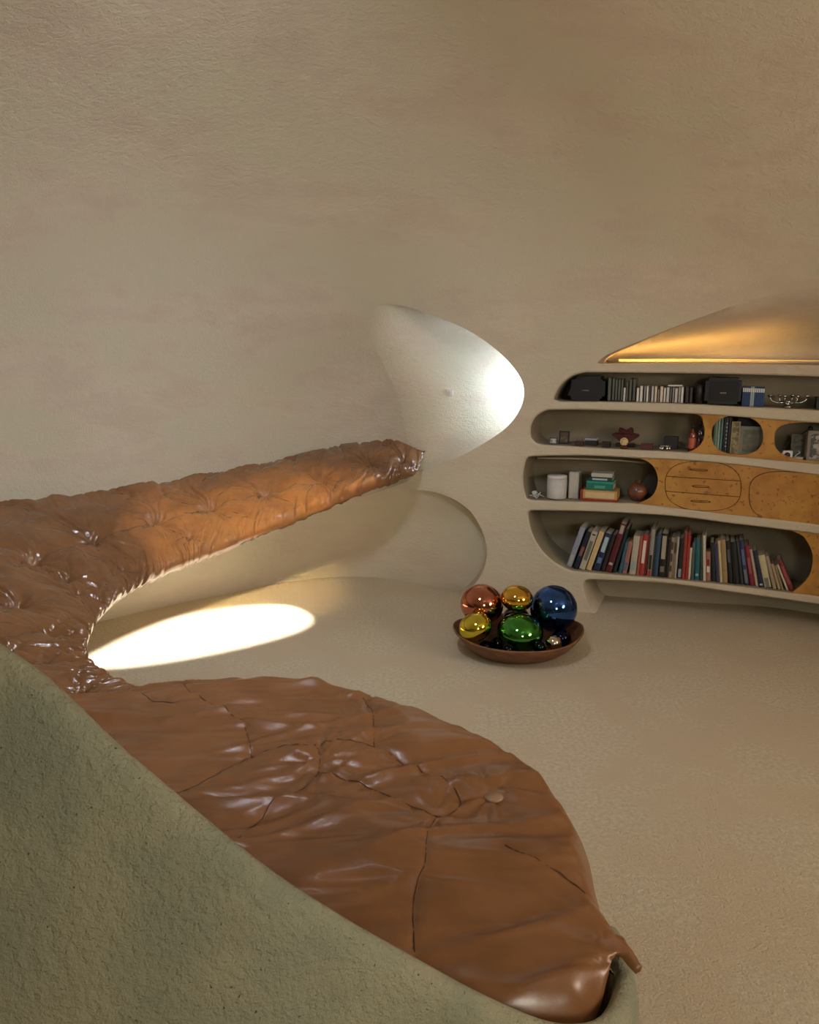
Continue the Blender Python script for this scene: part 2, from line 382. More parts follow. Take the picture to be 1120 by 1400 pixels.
TUFT = [(49, 752), (130, 727), (210, 704), (286, 685), (361, 668), (435, 651), (504, 627), (552, 624), (26, 811), (98, 777), (173, 769), (110, 801), (71, 851), (60, 891), (107, 934), (262, 727), (-50, 790), (-40, 870), (20, 700+170)]
PX = proj(base.reshape(-1, 3)).reshape(NS, NT, 2)
lift = nn*TH[..., None]; PXl = proj((base+lift*0.7).reshape(-1, 3)).reshape(NS, NT, 2)
rng = np.random.RandomState(4); TK = []
big = {0: 1, 1: 1, 2: .9, 3: 1, 4: .8, 5: .8, 6: .6, 7: .5, 8: 1.0, 9: .7, 10: .4, 11: .5, 12: .5, 13: .5, 14: .9, 15: .25, 16: .8, 17: .8, 18: .4}
for k, (x, y) in enumerate(TUFT):
    d = (PXl[..., 0]-x)**2+(PXl[..., 1]-y)**2; i, j = np.unravel_index(np.argmin(d), d.shape)
    TK.append((i, j)); c = base[i, j]; q = base-c
    tu, tv = unit(du[i, j]), unit(dv[i, j]); a = q@tu; b = (q@tv)*0.62; r = np.sqrt(a*a+b*b+1e-9); th = np.arctan2(b, a)
    wf = np.clip(Wd[i]/0.45, 0.4, 1); loc_w = (0.45+0.55*big[k])*wf; R0 = 0.15*wf
    tw = th+0.35*noise2(r*9, th*0+k, k)+rng.rand()*6
    n1 = np.abs(noise2(np.cos(tw)*1.9+k*7, np.sin(tw)*1.9, k+11)); n2 = np.abs(noise2(np.cos(tw)*4.2+k*5, np.sin(tw)*4.2, k+31))
    ridg = np.minimum(n1*2.6, 1.0)*0.8+np.minimum(n2*2.4, 1.0)*0.45-0.75
    h = h-loc_w*0.030*np.exp(-(r/0.020))-loc_w*0.036*np.exp(-(r/(R0*0.75))**1.25)
    h = h+loc_w*0.030*ridg*np.exp(-(r/(R0*0.95))**1.7)*(1-np.exp(-(r/0.018)**2))
segs = [(0, 1), (1, 2), (2, 3), (3, 4), (4, 5), (5, 6), (6, 7), (0, 9), (9, 8), (8, 0), (9, 11), (11, 10), (10, 2), (8, 12), (12, 13), (13, 14), (16, 8), (16, 0), (15, 3), (16, 17), (17, 13)]
flat = base.reshape(-1, 3)
for a, b in segs:
    A, B = base[TK[a]], base[TK[b]]; Mx = (A+B)/2+rng.randn(3)*0.02
    d = np.minimum(segdist(flat, A, Mx), segdist(flat, Mx, B)).reshape(NS, NT)
    amp = 0.5*(big[a]+big[b])
    h = h-0.012*amp*np.exp(-(d/0.010))-0.014*amp*np.exp(-(d/0.045)**2)
# gathers that run in from the front edge, and from the back edge: round folds with sharp creases
warp = 1.1*noise2(Um*5, Vm*7, 3)
g1 = noise2(Um*19+4.5*Vm+warp, Vm*2.5, 5); g2 = noise2(Um*44+9*Vm+warp*2, Vm*5, 6)
fr = np.exp(-(Vm/0.13)**1.5)*np.clip(Wd[:, None]/0.25, 0.45, 1)
h = h+fr*(0.026*(np.minimum(np.abs(g1)*2.4, 1)-0.6)+0.010*(np.minimum(np.abs(g2)*2.4, 1)-0.6))*np.clip(e0*2, 0.5, 1)
bk = np.exp(-((Wd[:, None]-Vm)/0.20)**1.5)
g3 = noise2(Um*9.5+2.2*noise2(Um*3, Vm*4, 8), Vm*1.6, 9); g4 = noise2(Um*21+1.5*noise2(Um*5, Vm*5, 8), Vm*2.5, 10)
h = h+bk*(0.024*(np.minimum(np.abs(g3)*2.4, 1)-0.6)+0.008*(np.minimum(np.abs(g4)*2.4, 1)-0.6))*np.clip(Wd[:, None]/0.4, 0.15, 1)
wx = noise2(Um*6, Vm*5, 21)*0.5
h = h+0.0075*(np.minimum(np.abs(noise2(Um*7+wx, Vm*5+wx, 22))*2.6, 1)-0.6)+0.0030*(np.minimum(np.abs(noise2(Um*17+wx*2, Vm*11+wx, 23))*2.6, 1)-0.6)
h = np.maximum(h, -0.012+0.15*np.minimum(h+0.012, 0))
h = h*np.clip(np.minimum(e1*3, 1), 0, 1)*np.clip(es*3, 0, 1)
out = unit(Fc-Bc)[:, None, :]*(0.020*np.sqrt(np.clip(1-(1-e0)**2, 0, 1))*np.exp(-Vm/0.06))[..., None]
top = base+nn*(h-0.030)[..., None]+out*(0.5+1.6*np.minimum(np.abs(g1)*2.4, 1))[..., None]
bot = base-nn*0.045-0*out
bot0 = Fc-nn[:, 0]*0.036+unit(Bc-Fc)*(0.010+0.016*np.abs(g1[:, 0]))[:, None]
VV = np.vstack([top.reshape(-1, 3), bot0, (Bc-nn[:, -1]*0.05)])
idx = np.arange(NS*NT).reshape(NS, NT)
Fq = np.stack([idx[:-1, :-1], idx[1:, :-1], idx[1:, 1:], idx[:-1, 1:]], -1).reshape(-1, 4).tolist()
o1 = NS*NT; o2 = o1+NS
for i in range(NS-1):
    Fq.append([o1+i, o1+i+1, idx[i+1, 0], idx[i, 0]]); Fq.append([idx[i, -1], idx[i+1, -1], o2+i+1, o2+i]); Fq.append([o2+i, o2+i+1, o1+i+1, o1+i])
pad = empty('bench_pad', loc=tuple(mid[1500]))
tag(pad, 'long tufted tan leather bench pad with buttons and gathered edge, curving along the back wall', 'cushion')
pm = mesh_obj('tufted_cover', VV-mid[1500], Fq, M['leather_tan'], pad)
bm = bmesh.new(); bmesh.ops.create_uvsphere(bm, u_segments=12, v_segments=8, radius=1.0)
bme = bpy.data.meshes.new('button'); bm.to_mesh(bme); bm.free(); bme.polygons.foreach_set('use_smooth', [True]*len(bme.polygons)); bme.materials.append(M['seam'])
for k, (i, j) in enumerate(TK):
    s = 0.011*(0.6+0.4*big[k])
    bo = link('button', bme, None, pad); q = Vector(nn[i, j]).to_track_quat('Z', 'Y')
    bo.matrix_local = Matrix.Translation(Vector(top[i, j]+nn[i, j]*0.002-mid[1500])) @ q.to_matrix().to_4x4() @ Matrix.Diagonal((s, s, s*0.5, 1))

# plaster ledge that carries the pad
lo = []
for i in range(0, NS, 8):
    Fi, Bi, n0 = Fc[i], Bc[i], nn[i, 5]; bw = unit(Bi-Fi); Bw = Bi+bw*0.25
    t1 = 0.035 if Ls[i] > 0.3 else 0.035
    ring = [Fi-n0*0.046+bw*0.13, Fi-n0*0.052+bw*0.125, Fi-n0*0.060+bw*0.13, Fi+bw*0.18-n0*0.09, Bw-np.array([0, 0, 0.30*min(1, Ls[i]/0.8)+0.05]), Bw-n0*0.05]
    # cap the top with the pad's own sag
    for t_, off in ((0.75, 0.15), (0.5, 0.15), (0.25, 0.13)):
        ring.append(base[i, int(t_*(NT-1))]-n0*off)
    lo.append(ring)
lo = np.array(lo); n_, k_ = lo.shape[:2]; ids = np.arange(n_*k_).reshape(n_, k_)
Fq = [[ids[i, j], ids[i, (j+1) % k_], ids[i+1, (j+1) % k_], ids[i+1, j]] for i in range(n_-1) for j in range(k_)]+[list(ids[0]), list(ids[-1][::-1])]
o = mesh_obj('bench_ledge', lo.reshape(-1, 3), Fq, M['plaster']); tag(o, kind='structure')

# ------------------------------------------------------------------ mattress on the near platform
ZM = 0.40
mc_px = [(60, 965), (170, 948), (250, 939), (330, 936), (400, 937), (470, 946), (540, 964), (600, 983), (650, 1005), (700, 1031), (738, 1055), (765, 1090), (790, 1128), (805, 1165), (815, 1210), (826, 1243), (843, 1268), (854, 1292), (866, 1310), (879, 1331), (868, 1328), (852, 1312), (839, 1318), (830, 1342), (812, 1384)]
mc = [at_z(x, y, ZM-0.02)[:2] for x, y in mc_px]
mc += [np.array(p) for p in [(0.31, 1.375), (0.15, 1.355), (-0.2, 1.37), (-0.6, 1.46), (-1.0, 1.62), (-1.35, 1.95), (-1.5, 2.4), (-1.42, 2.75)]]
mc = resample(catmull(np.array(mc), 900, True), 0.014)
gpt = grid_in(mc, 0.0105); V2, T = cdt(gpt, [(mc, True)]); T = T[inpoly(V2[T].mean(1), mc)]
V2, T = compact(V2, T)
ed = polydist(V2, mc)
x, y = V2[:, 0], V2[:, 1]
SEAMS = [[(165, 946), (195, 965), (215, 978), (260, 980), (287, 979)], [(250, 940), (256, 958), (287, 979), (325, 1002), (338, 1020), (345, 1050)], [(345, 1050), (300, 1072), (268, 1092), (240, 1108)],
         [(345, 1050), (390, 1044), (430, 1046), (438, 1060), (430, 1080), (400, 1100), (372, 1118), (350, 1140), (325, 1165), (300, 1190)],
         [(430, 1046), (470, 1038), (512, 1042), (550, 1057), (590, 1078), (625, 1098), (629, 1112), (615, 1122), (598, 1124), (560, 1115), (520, 1096), (480, 1082), (440, 1074)],
         [(497, 958), (503, 975), (510, 990), (512, 1042)], [(598, 1124), (588, 1145), (583, 1180), (581, 1210), (570, 1235), (565, 1260), (567, 1310), (568, 1345)],
         [(690, 1180), (740, 1200), (790, 1222), (818, 1240)]]
seam3 = [catmull(np.array([at_z(a, b, ZM)[:2] for a, b in s]), 60) for s in SEAMS]
z = ZM+0.030*(1-np.exp(-ed/0.10))+0.02*sstep(0, 0.5, ed)-0.045*np.exp(-(ed/0.02)**1.3)*sstep(0.03, 0.16, np.hypot(x-at_z(868, 1312, ZM)[0], y-at_z(868, 1312, ZM)[1]))
for a in seam3: 
    d = polydist(V2, a, False); z = z-0.0060*np.exp(-(d/0.007))-0.0022*np.exp(-(d/0.03)**2)
def folds(x, y, ang, fx, fy, s, p=1.0):
    c, s_ = math.cos(ang), math.sin(ang); u = x*c+y*s_; v = -x*s_+y*c
    v = v+0.06*noise2(u*2.5, v*2.5, s+1); n = noise2(u*fx, v*fy, s)
    return np.sign(n)*np.abs(n)**p
fade = sstep(0.0, 0.06, ed)
z = z+fade*(0.016*folds(x, y, 0.12, 1.0, 6.5, 31, 0.9)+0.013*(1-2.2*np.abs(folds(x, y, -0.08, 1.6, 9, 32)))+0.009*(1-2.2*np.abs(folds(x, y, 0.42, 2.2, 13, 33)))+0.0036*(1-2*np.abs(folds(x, y, 0.1, 6, 26, 34))))
z = z+0.014*sstep(0.2, 0.9, noise2(x*3+4, y*3, 36))*fade
for (a, b, s0, A) in ((437, 1062, 1, 0.010), (512, 1042, 2, 0.006), (672, 1098, 3, 0.008), (598, 1124, 4, 0.006), (497, 975, 5, 0.008), (852, 1300, 6, 0.010)):
    c = at_z(a, b, ZM)[:2]; q = V2-c; r = np.linalg.norm(q, axis=1)+1e-6; th = np.arctan2(q[:, 1], q[:, 0])
    z = z+A*(1-2.2*np.abs(noise2(np.cos(th)*4+s0*9, np.sin(th)*4, s0)))*np.exp(-(r/0.15)**1.4)*(1-np.exp(-(r/0.03)**2))
bc = at_z(675, 1098, ZM)[:2]; rb = np.hypot((x-bc[0]), (y-bc[1])); z = z-0.014*np.exp(-(rb/0.035)**2)
# the corner flap sags over the rim
fc = at_z(879, 1331, ZM)[:2]; rf = np.hypot(x-fc[0], y-fc[1]); z = z-0.012*np.exp(-(rf/0.05)**2)
V3 = np.c_[V2, z]
be = boundary(T); verts = list(V3); faces = [list(t) for t in T]; low = {}
Cm = V2.mean(0)
for a, b in be:
    for i in (a, b):
        if i not in low:
            q = V3[i].copy(); dd = unit(Cm-q[:2]); q[:2] += dd*0.010; q[2] = ZM-0.075+0.012*noise2(q[0]*20, q[1]*20, 41)
            if np.hypot(*(V3[i][:2]-fc)) < 0.10: q[2] = V3[i][2]-0.012
            low[i] = len(verts); verts.append(q)
    faces.append([b, a, low[a], low[b]])
mat0 = empty('mattress', loc=(Cm[0], Cm[1], ZM)); O0 = np.array([Cm[0], Cm[1], ZM])
tag(mat0, 'large smooth brown leather mattress with curved seams behind the green plaster parapet', 'mattress')
mo = mesh_obj('leather_cover', np.array(verts)-O0, faces, M['leather'], mat0)
bm = bmesh.new(); bm.from_mesh(mo.data)
bmesh.ops.recalc_face_normals(bm, faces=bm.faces); bm.to_mesh(mo.data); bm.free()
def zat(p):
    i = np.argmin(((V2-p)**2).sum(1)); return V3[i, 2]
def tube(name, pts, rad, m, parent=None, seg=6, origin=None, closed=False, flat=1.0, upv=(0, 0, 1)):
    pts = np.asarray(pts, float); n = len(pts)
    rad = np.broadcast_to(rad, (n,)); t = unit(np.gradient(pts, axis=0)+1e-12)
    upv = np.asarray(upv, float); a = np.cross(t, upv); bad = np.linalg.norm(a, axis=1) < 1e-3; a[bad] = (1, 0, 0); a = unit(a); b = np.cross(a, t)
    V = []
    for k in range(seg):
        th = 2*math.pi*k/seg; V.append(pts+a*(np.cos(th)*rad)[:, None]+b*(np.sin(th)*rad*flat)[:, None])
    V = np.stack(V, 1).reshape(-1, 3); Fq = []
    for i in range(n-1):
        for k in range(seg): Fq.append([i*seg+k, i*seg+(k+1) % seg, (i+1)*seg+(k+1) % seg, (i+1)*seg+k])
    Fq += [list(range(seg))[::-1], [(n-1)*seg+k for k in range(seg)]]
    if origin is not None: V = V-np.asarray(origin)
    return mesh_obj(name, V, Fq, m, parent)
for s in seam3:
    q = resample(s, 0.02, False); q3 = np.array([[p[0], p[1], zat(p)+0.0006] for p in q])
    if len(q3) > 3: tube('seam', q3, 0.0018, M['seam'], mat0, 5, O0, flat=0.7)
bm = bmesh.new(); bmesh.ops.create_cone(bm, cap_ends=True, segments=28, radius1=0.031, radius2=0.026, depth=0.008)
bmesh.ops.bevel(bm, geom=[e for e in bm.edges], offset=0.0015, segments=2, affect='EDGES')
b = bm_obj('button', bm, M['button'], mat0, True); b.location = (bc[0]-O0[0], bc[1]-O0[1], zat(bc)+0.006-ZM); tag(b, 'grey oval leather button')

# platform body below the mattress
inner = mc[::6]; inner = grow(inner, -0.05); n = len(inner)
V = np.vstack([np.c_[inner, np.full(n, 0.0)], np.c_[inner, np.full(n, ZM-0.055)]])
Fq = [[i, (i+1) % n, n+(i+1) % n, n+i] for i in range(n)]+[[n+i for i in range(n)]]
tag(mesh_obj('platform', V, Fq, M['plaster'], smooth=False), kind='structure')

# ------------------------------------------------------------------ plaster parapet
E = np.array([(-3.0, 1.75, 1.95), (-2.3, 1.62, 1.72), (-1.6, 1.48, 1.50), (-1.1, 1.40, 1.35), (-0.71, 1.34, 1.175), (-0.50, 1.30, 1.00), (-0.29, 1.27, 0.825), (-0.14, 1.28, 0.70), (0.0, 1.295, 0.595), (0.13, 1.305, 0.505), (0.25, 1.315, 0.44), (0.34, 1.34, 0.405),
              ])
E = np.vstack([E[:-2], [at_z(*q) for q in ((745, 1404, 0.435), (800, 1408, 0.41), (832, 1394, 0.395), (849, 1368, 0.385), (854, 1345, 0.365), (852, 1325, 0.33), (843, 1300, 0.28), (835, 1270, 0.22))]])
def fixE():
    px = [None]*4+[(0, 884, 1.34), (92, 962, None), (205, 1060, None), (330, 1169, None), (450, 1250, None), (560, 1314, None), (650, 1354, None), (730, 1382, None)]
    return px
Ec = catmull(E, 160)
tE = unit(np.gradient(Ec, axis=0)); outd = unit(np.stack([tE[:, 1], -tE[:, 0], 0*tE[:, 0]], 1))
prof = [(-0.028, -0.60), (-0.028, -0.35), (-0.027, -0.12), (-0.025, -0.02), (-0.021, -0.008), (-0.013, 0.004), (0.0, 0.010), (0.013, 0.005), (0.024, -0.010), (0.036, -0.04), (0.052, -0.10), (0.080, -0.22), (0.115, -0.38), (0.17, -0.65), (0.25, -1.0), (0.38, -1.5), (0.45, -2.0)]
rows = []
for i, c in enumerate(Ec):
    fz = np.clip((c[2]-0.38)/0.5, 0.18, 1.0); r_ = []
    for u, v in prof:
        uu = u if u < 0.03 else 0.03+(u-0.03)*fz
        zz = max(c[2]+v, -0.02); r_.append(c+outd[i]*uu*np.array([1, 1, 0])+np.array([0, 0, zz-c[2]]))
    rows.append(r_)
R_ = np.array(rows); a_, b_ = R_.shape[:2]; ids = np.arange(a_*b_).reshape(a_, b_)
Fq = [[ids[i, j], ids[i, j+1], ids[i+1, j+1], ids[i+1, j]] for i in range(a_-1) for j in range(b_-1)]+[list(ids[-1])]
tag(mesh_obj('wall_parapet', R_.reshape(-1, 3), Fq, M['parapet']), kind='structure')
#==OBJECTS==
# ------------------------------------------------------------------ cabinet fronts of burl wood
def solid_sheet(name, inc, loops, seedpoly, step, off0, off1, m, parent=None, origin=None, smooth=False):
    g = grid_in(seedpoly, step); keepg = np.ones(len(g), bool)
    for l, c in loops: keepg &= polydist(g, l, c) > step*0.3
    V2, T = cdt(g[keepg], loops); T = T[inc(V2[T].mean(1))]; V2, T = compact(V2, T)
    B = S(V2); n = len(B); V = np.vstack([B+NW*off0, B+NW*off1])
    t = V[T]; cr = np.cross(t[:, 1]-t[:, 0], t[:, 2]-t[:, 0]); f_ = (cr@NW) > 0; T[f_] = T[f_][:, ::-1]
    faces = [list(q) for q in T]+[[q[2]+n, q[1]+n, q[0]+n] for q in T]+[[b, a, a+n, b+n] for a, b in boundary(T)]
    if origin is not None: V = V-np.asarray(origin)
    o = mesh_obj(name, V, faces, m, parent, smooth=False)
    return o
def sup(cx, cy, rx, ry, n=48, p=2.4, slope=0.0):
    t = np.linspace(0, 2*math.pi, n, endpoint=False); c, s_ = np.cos(t), np.sin(t)
    X = rx*np.sign(c)*np.abs(c)**(2/p); Y = ry*np.sign(s_)*np.abs(s_)**(2/p)
    return np.stack([cx+X, cy+Y+slope*X], 1)
def rectloop(top, bot): return resample(np.vstack([top, bot[::-1]]), 6)
def shrink(p, d): return grow(p, -d)
def ybetween(row, x0, x1, n=60):
    p = P_ROW[row]; xs = np.linspace(x0, x1, n); top, bot = [], []
    for x in xs:
        d = []
        for i in range(len(p)):
            a, b = p[i], p[(i+1) % len(p)]
            if (a[0]-x)*(b[0]-x) <= 0 and a[0] != b[0]: d.append(a[1]+(b[1]-a[1])*(x-a[0])/(b[0]-a[0]))
        top.append((x, min(d)+0.3)); bot.append((x, max(d)-0.3))
    return np.array(top), np.array(bot)
def arc_open(x_end, ytop, ybot, x_s, n=26):
    t = np.linspace(-math.pi/2, math.pi/2, n); cy, ry = (ytop+ybot)/2, (ybot-ytop)/2
    return cx_arc(x_s, x_end, cy, ry, t)
# row 2
t2, b2 = ybetween(2, 922, 1318); rect2 = rectloop(t2, b2)
op1 = resample(catmull([(900, 560), (953, 567), (962, 580), (963.5, 592), (960, 605), (951, 614), (936, 619.5), (900, 625)], 80, False), 3, False); op1 = np.vstack([op1, [(890, 630), (890, 555)]])
circ = sup(1008.5, 595.5, 35.5, 26.5, 56, 2.35, 0.03)
op3 = sup(1130, 606, 71, 26.5, 80, 3.0, 0.075)
panel2 = empty('cabinet_front', loc=tuple(S([(1000, 595)])[0])); tag(panel2, 'narrow burl wood shelf front with round cut-outs between the two shelves of small things', 'cabinet front')
O2 = S([(1000, 595)])[0]
solid_sheet('panel', lambda c: inpoly(c, rect2) & ~inpoly(c, op1) & ~inpoly(c, circ) & ~inpoly(c, op3), [(rect2, True), (op1, True), (circ, True), (op3, True)], rect2, 8, 0.014, 0.034, M['burl'], panel2, O2)
def rim(poly, name, m, par, O, off=0.013, r=0.0035):
    P = S(poly)+NW*off; P = np.vstack([P, P[:2]]); return tube(name, P, r, m, par, 5, O)
# row 3
t3, b3 = ybetween(3, 868, 1318); rect3 = rectloop(t3, b3)
op31 = resample(catmull([(850, 622), (880, 629), (893, 638), (899, 652), (898, 666), (891, 679), (874, 688), (850, 694)], 80, False), 3, False); op31 = np.vstack([op31, [(840, 700), (840, 615)]])
dr = sup(961.5, 665, 52.5, 34.0, 72, 2.6, 0.035)
dor = sup(1098, 684, 74, 37.5, 96, 2.9, 0.10)
panel3 = empty('cabinet_front', loc=tuple(S([(1000, 670)])[0])); O3 = S([(1000, 670)])[0]
tag(panel3, 'burl wood cabinet front with three-drawer oval and an oval door, above the long bookshelf', 'cabinet front')
solid_sheet('panel', lambda c: inpoly(c, rect3) & ~inpoly(c, op31) & ~inpoly(c, dr) & ~inpoly(c, dor), [(rect3, True), (op31, True), (dr, True), (dor, True)], rect3, 9, 0.014, 0.034, M['burl'], panel3, O3)
drs = shrink(dr, 0.9)
def yl(x, k): return 651.5+(x-912)*0.065 if k == 0 else 672+(x-912)*0.078
for k, (sx, sy, sw) in enumerate(((955, 643, 13), (958, 665.5, 12), (958, 686, 14))):
    slot = sup(sx, sy, sw, 1.7, 24, 3, 0.05)
    xs = np.linspace(900, 1020, 50)
    cl = [np.stack([xs, yl(xs, 0)], 1), np.stack([xs, yl(xs, 1)], 1)]
    def inc(c, k=k, slot=slot):
        a = inpoly(c, drs) & ~inpoly(c, slot)
        if k == 0: a &= c[:, 1] < yl(c[:, 0], 0)-0.45
        if k == 1: a &= (c[:, 1] > yl(c[:, 0], 0)+0.45) & (c[:, 1] < yl(c[:, 0], 1)-0.45)
        if k == 2: a &= c[:, 1] > yl(c[:, 0], 1)+0.45
        return a
    lps = [(drs, True), (slot, True)]+[(l+np.array([0, d]), False) for l in cl for d in (-0.45, 0.45)]
    d_ = solid_sheet('drawer', inc, lps, dr, 7, 0.012, 0.030, M['burl'], panel3, O3)
    P = S([(sx-sw*0.8, sy-0.03*sw), (sx+sw*0.8, sy+0.04*sw)])+NW*0.016
    tube('slot_pull', np.linspace(P[0], P[1], 4), 0.0040, M['burl'], d_, 6, O3)
dos = shrink(dor, 0.9)
solid_sheet('door', lambda c: inpoly(c, dos), [(dos, True)], dor, 10, 0.012, 0.030, M['burl'], panel3, O3)
back3 = solid_sheet('backing', lambda c: inpoly(c, grow(dr, 1.5)) | inpoly(c, grow(dor, 1.5)), [(grow(dr, 1.5), True), (grow(dor, 1.5), True)], rect3, 20, 0.036, 0.044, M['burl_line'], panel3, O3)
# row 4
t4, b4 = ybetween(4, 1070, 1318); rect4 = rectloop(t4, b4)
op4 = resample(catmull([(1050, 716), (1092, 730), (1104, 741), (1111, 757), (1111, 775), (1105, 791), (1086, 809), (1060, 822)], 80, False), 3, False); op4 = np.vstack([op4, [(1040, 830), (1040, 700)]])
O4 = S([(1140, 780)])[0]
p4 = empty('cabinet_front', loc=tuple(O4)); tag(p4, 'burl wood front closing the right end of the long bookshelf', 'cabinet front')
solid_sheet('panel', lambda c: inpoly(c, rect4) & ~inpoly(c, op4), [(rect4, True), (op4, True)], rect4, 10, 0.014, 0.034, M['burl'], p4, O4)

# ------------------------------------------------------------------ things on the shelves
ROTW = Matrix(((TW[0], NW[0], 0, 0), (TW[1], NW[1], 0, 0), (0, 0, 1, 0), (0, 0, 0, 1)))
def ybot(row, x):
    p = P_ROW[row]; m = -1e9
    for i in range(len(p)):
        a, b = p[i], p[(i+1) % len(p)]
        if (a[0]-x)*(b[0]-x) <= 0 and a[0] != b[0]: m = max(m, a[1]+(b[1]-a[1])*(x-a[0])/(b[0]-a[0]))
    return m
def shelf_pt(row, px, off):
    """point on the shelf board `off` metres behind its rim that is seen at picture column px"""
    u = (px-CX)/F; x = px
    for _ in range(6):
        P = S([(x, ybot(row, x))])[0]+NW*off; q = proj(P)[0, 0]; x -= (q-px)
    return P+np.array([0, 0, 0.0015])
def frame(row, px, off, rz=0.0, lift=0.0):
    P = shelf_pt(row, px, off); return Matrix.Translation(Vector(P)+Vector((0, 0, lift))) @ ROTW @ Matrix.Rotation(rz, 4, 'Z')
def mpp(row, px): # metres along the wall per pixel at this place
    a, b = S([(px-4, ybot(row, px)), (px+4, ybot(row, px))]); return np.linalg.norm(b-a)/8
def vpp(row, px):
    P = S([(px, ybot(row, px))])[0]; return ((P-CAM)@FWD)/F
def bxm(bm, x0, x1, y0, y1, z0, z1, bev=0.0, mi=0):
    r = bmesh.ops.create_cube(bm, size=1.0, matrix=Matrix.Translation(((x0+x1)/2, (y0+y1)/2, (z0+z1)/2)) @ Matrix.Diagonal((x1-x0, y1-y0, z1-z0, 1)))
    if bev: bmesh.ops.bevel(bm, geom=list({e for v in r['verts'] for e in v.link_edges}), offset=bev, segments=2, affect='EDGES')
def box(name, dims, m, parent=None, bev=0.0, mw=None, smooth=False):
    bm = bmesh.new(); bxm(bm, *dims, bev=bev); o = bm_obj(name, bm, m, parent, smooth)
    if mw is not None: o.matrix_world = mw
    return o
def lathe(name, prof, m, parent=None, seg=24, mw=None, sx=1.0, sy=1.0):
    V, Fq = [], []; n = len(prof)
    for k in range(seg):
        a = 2*math.pi*k/seg
        for r, z in prof: V.append((r*math.cos(a)*sx, r*math.sin(a)*sy, z))
    for k in range(seg):
        for i in range(n-1): Fq.append([k*n+i, ((k+1) % seg)*n+i, ((k+1) % seg)*n+i+1, k*n+i+1])
    if prof[0][0] > 1e-5: Fq.append([k*n for k in range(seg)][::-1])
    if prof[-1][0] > 1e-5: Fq.append([k*n+n-1 for k in range(seg)])
    o = mesh_obj(name, V, Fq, m, parent)
    if mw is not None: o.matrix_world = mw
    return o
_mc = {}
def cm(c, rough=0.55, metal=0.0, coat=0.0, name='painted'):
    k = (tuple(round(x, 3) for x in c), rough, metal, coat, name)
    if k not in _mc: _mc[k] = mat(name, c, rough, metal, coat=coat, base2=tuple(x*0.92 for x in c), cscale=40, bump=0.08, bscale=200, bdist=0.002)
    return _mc[k]
def hexc(h_):
    v = [int(h_[i:i+2], 16)/255 for i in (0, 2, 4)]; return tuple(x/12.92 if x <= 0.04045 else ((x+0.055)/1.055)**2.4 for x in v)
PAGES = cm((0.50, 0.44, 0.33), 0.9, name='paper')

def book(w_, h_, d_, col, mw, name='book', mark=None, page=None, markpos=(0.62, 0.9)):
    """local: x across the spine 0..w, y depth from the spine, z up"""
    e = empty(name, mw); cmx = cm(col, 0.5, coat=0.1, name='book_cloth'); t = min(0.0028, w_*0.16)
    bm = bmesh.new(); bxm(bm, 0, t, 0.0, d_, 0, h_); bxm(bm, w_-t, w_, 0.0, d_, 0, h_)
    # slightly rounded spine
    n = 5; pr = [(w_*i/n, -0.004*math.sin(math.pi*i/n)) for i in range(n+1)]
    vs = []
    for z_ in (0, h_):
        vs.append([bm.verts.new((a, b, z_)) for a, b in pr]+[bm.verts.new((w_, t, z_)), bm.verts.new((0, t, z_))])
    m_ = len(vs[0])
    for i in range(m_): bm.faces.new([vs[0][i], vs[0][(i+1) % m_], vs[1][(i+1) % m_], vs[1][i]])
    bm.faces.new(vs[0][::-1]); bm.faces.new(vs[1])
    c = bm_obj('cover', bm, cmx, e)
    box('pages', (t*1.02, w_-t*1.02, t*1.1, d_-0.004, 0.003, h_-0.004), page or PAGES, e)
    if mark:
        for k, (z0, z1, mc_) in enumerate(mark):
            bm = bmesh.new()
            bxm(bm, w_*0.2, w_*0.8, -0.0052, -0.002, h_*z0, h_*z1)
            bm_obj('title_block' if z1-z0 > 0.14 else 'spine_band', bm, cm(mc_, 0.5, name='spine_print'), e)
    return e

W_, CR, BK = (0.75, 0.72, 0.66), (0.70, 0.55, 0.33), (0.02, 0.02, 0.025)
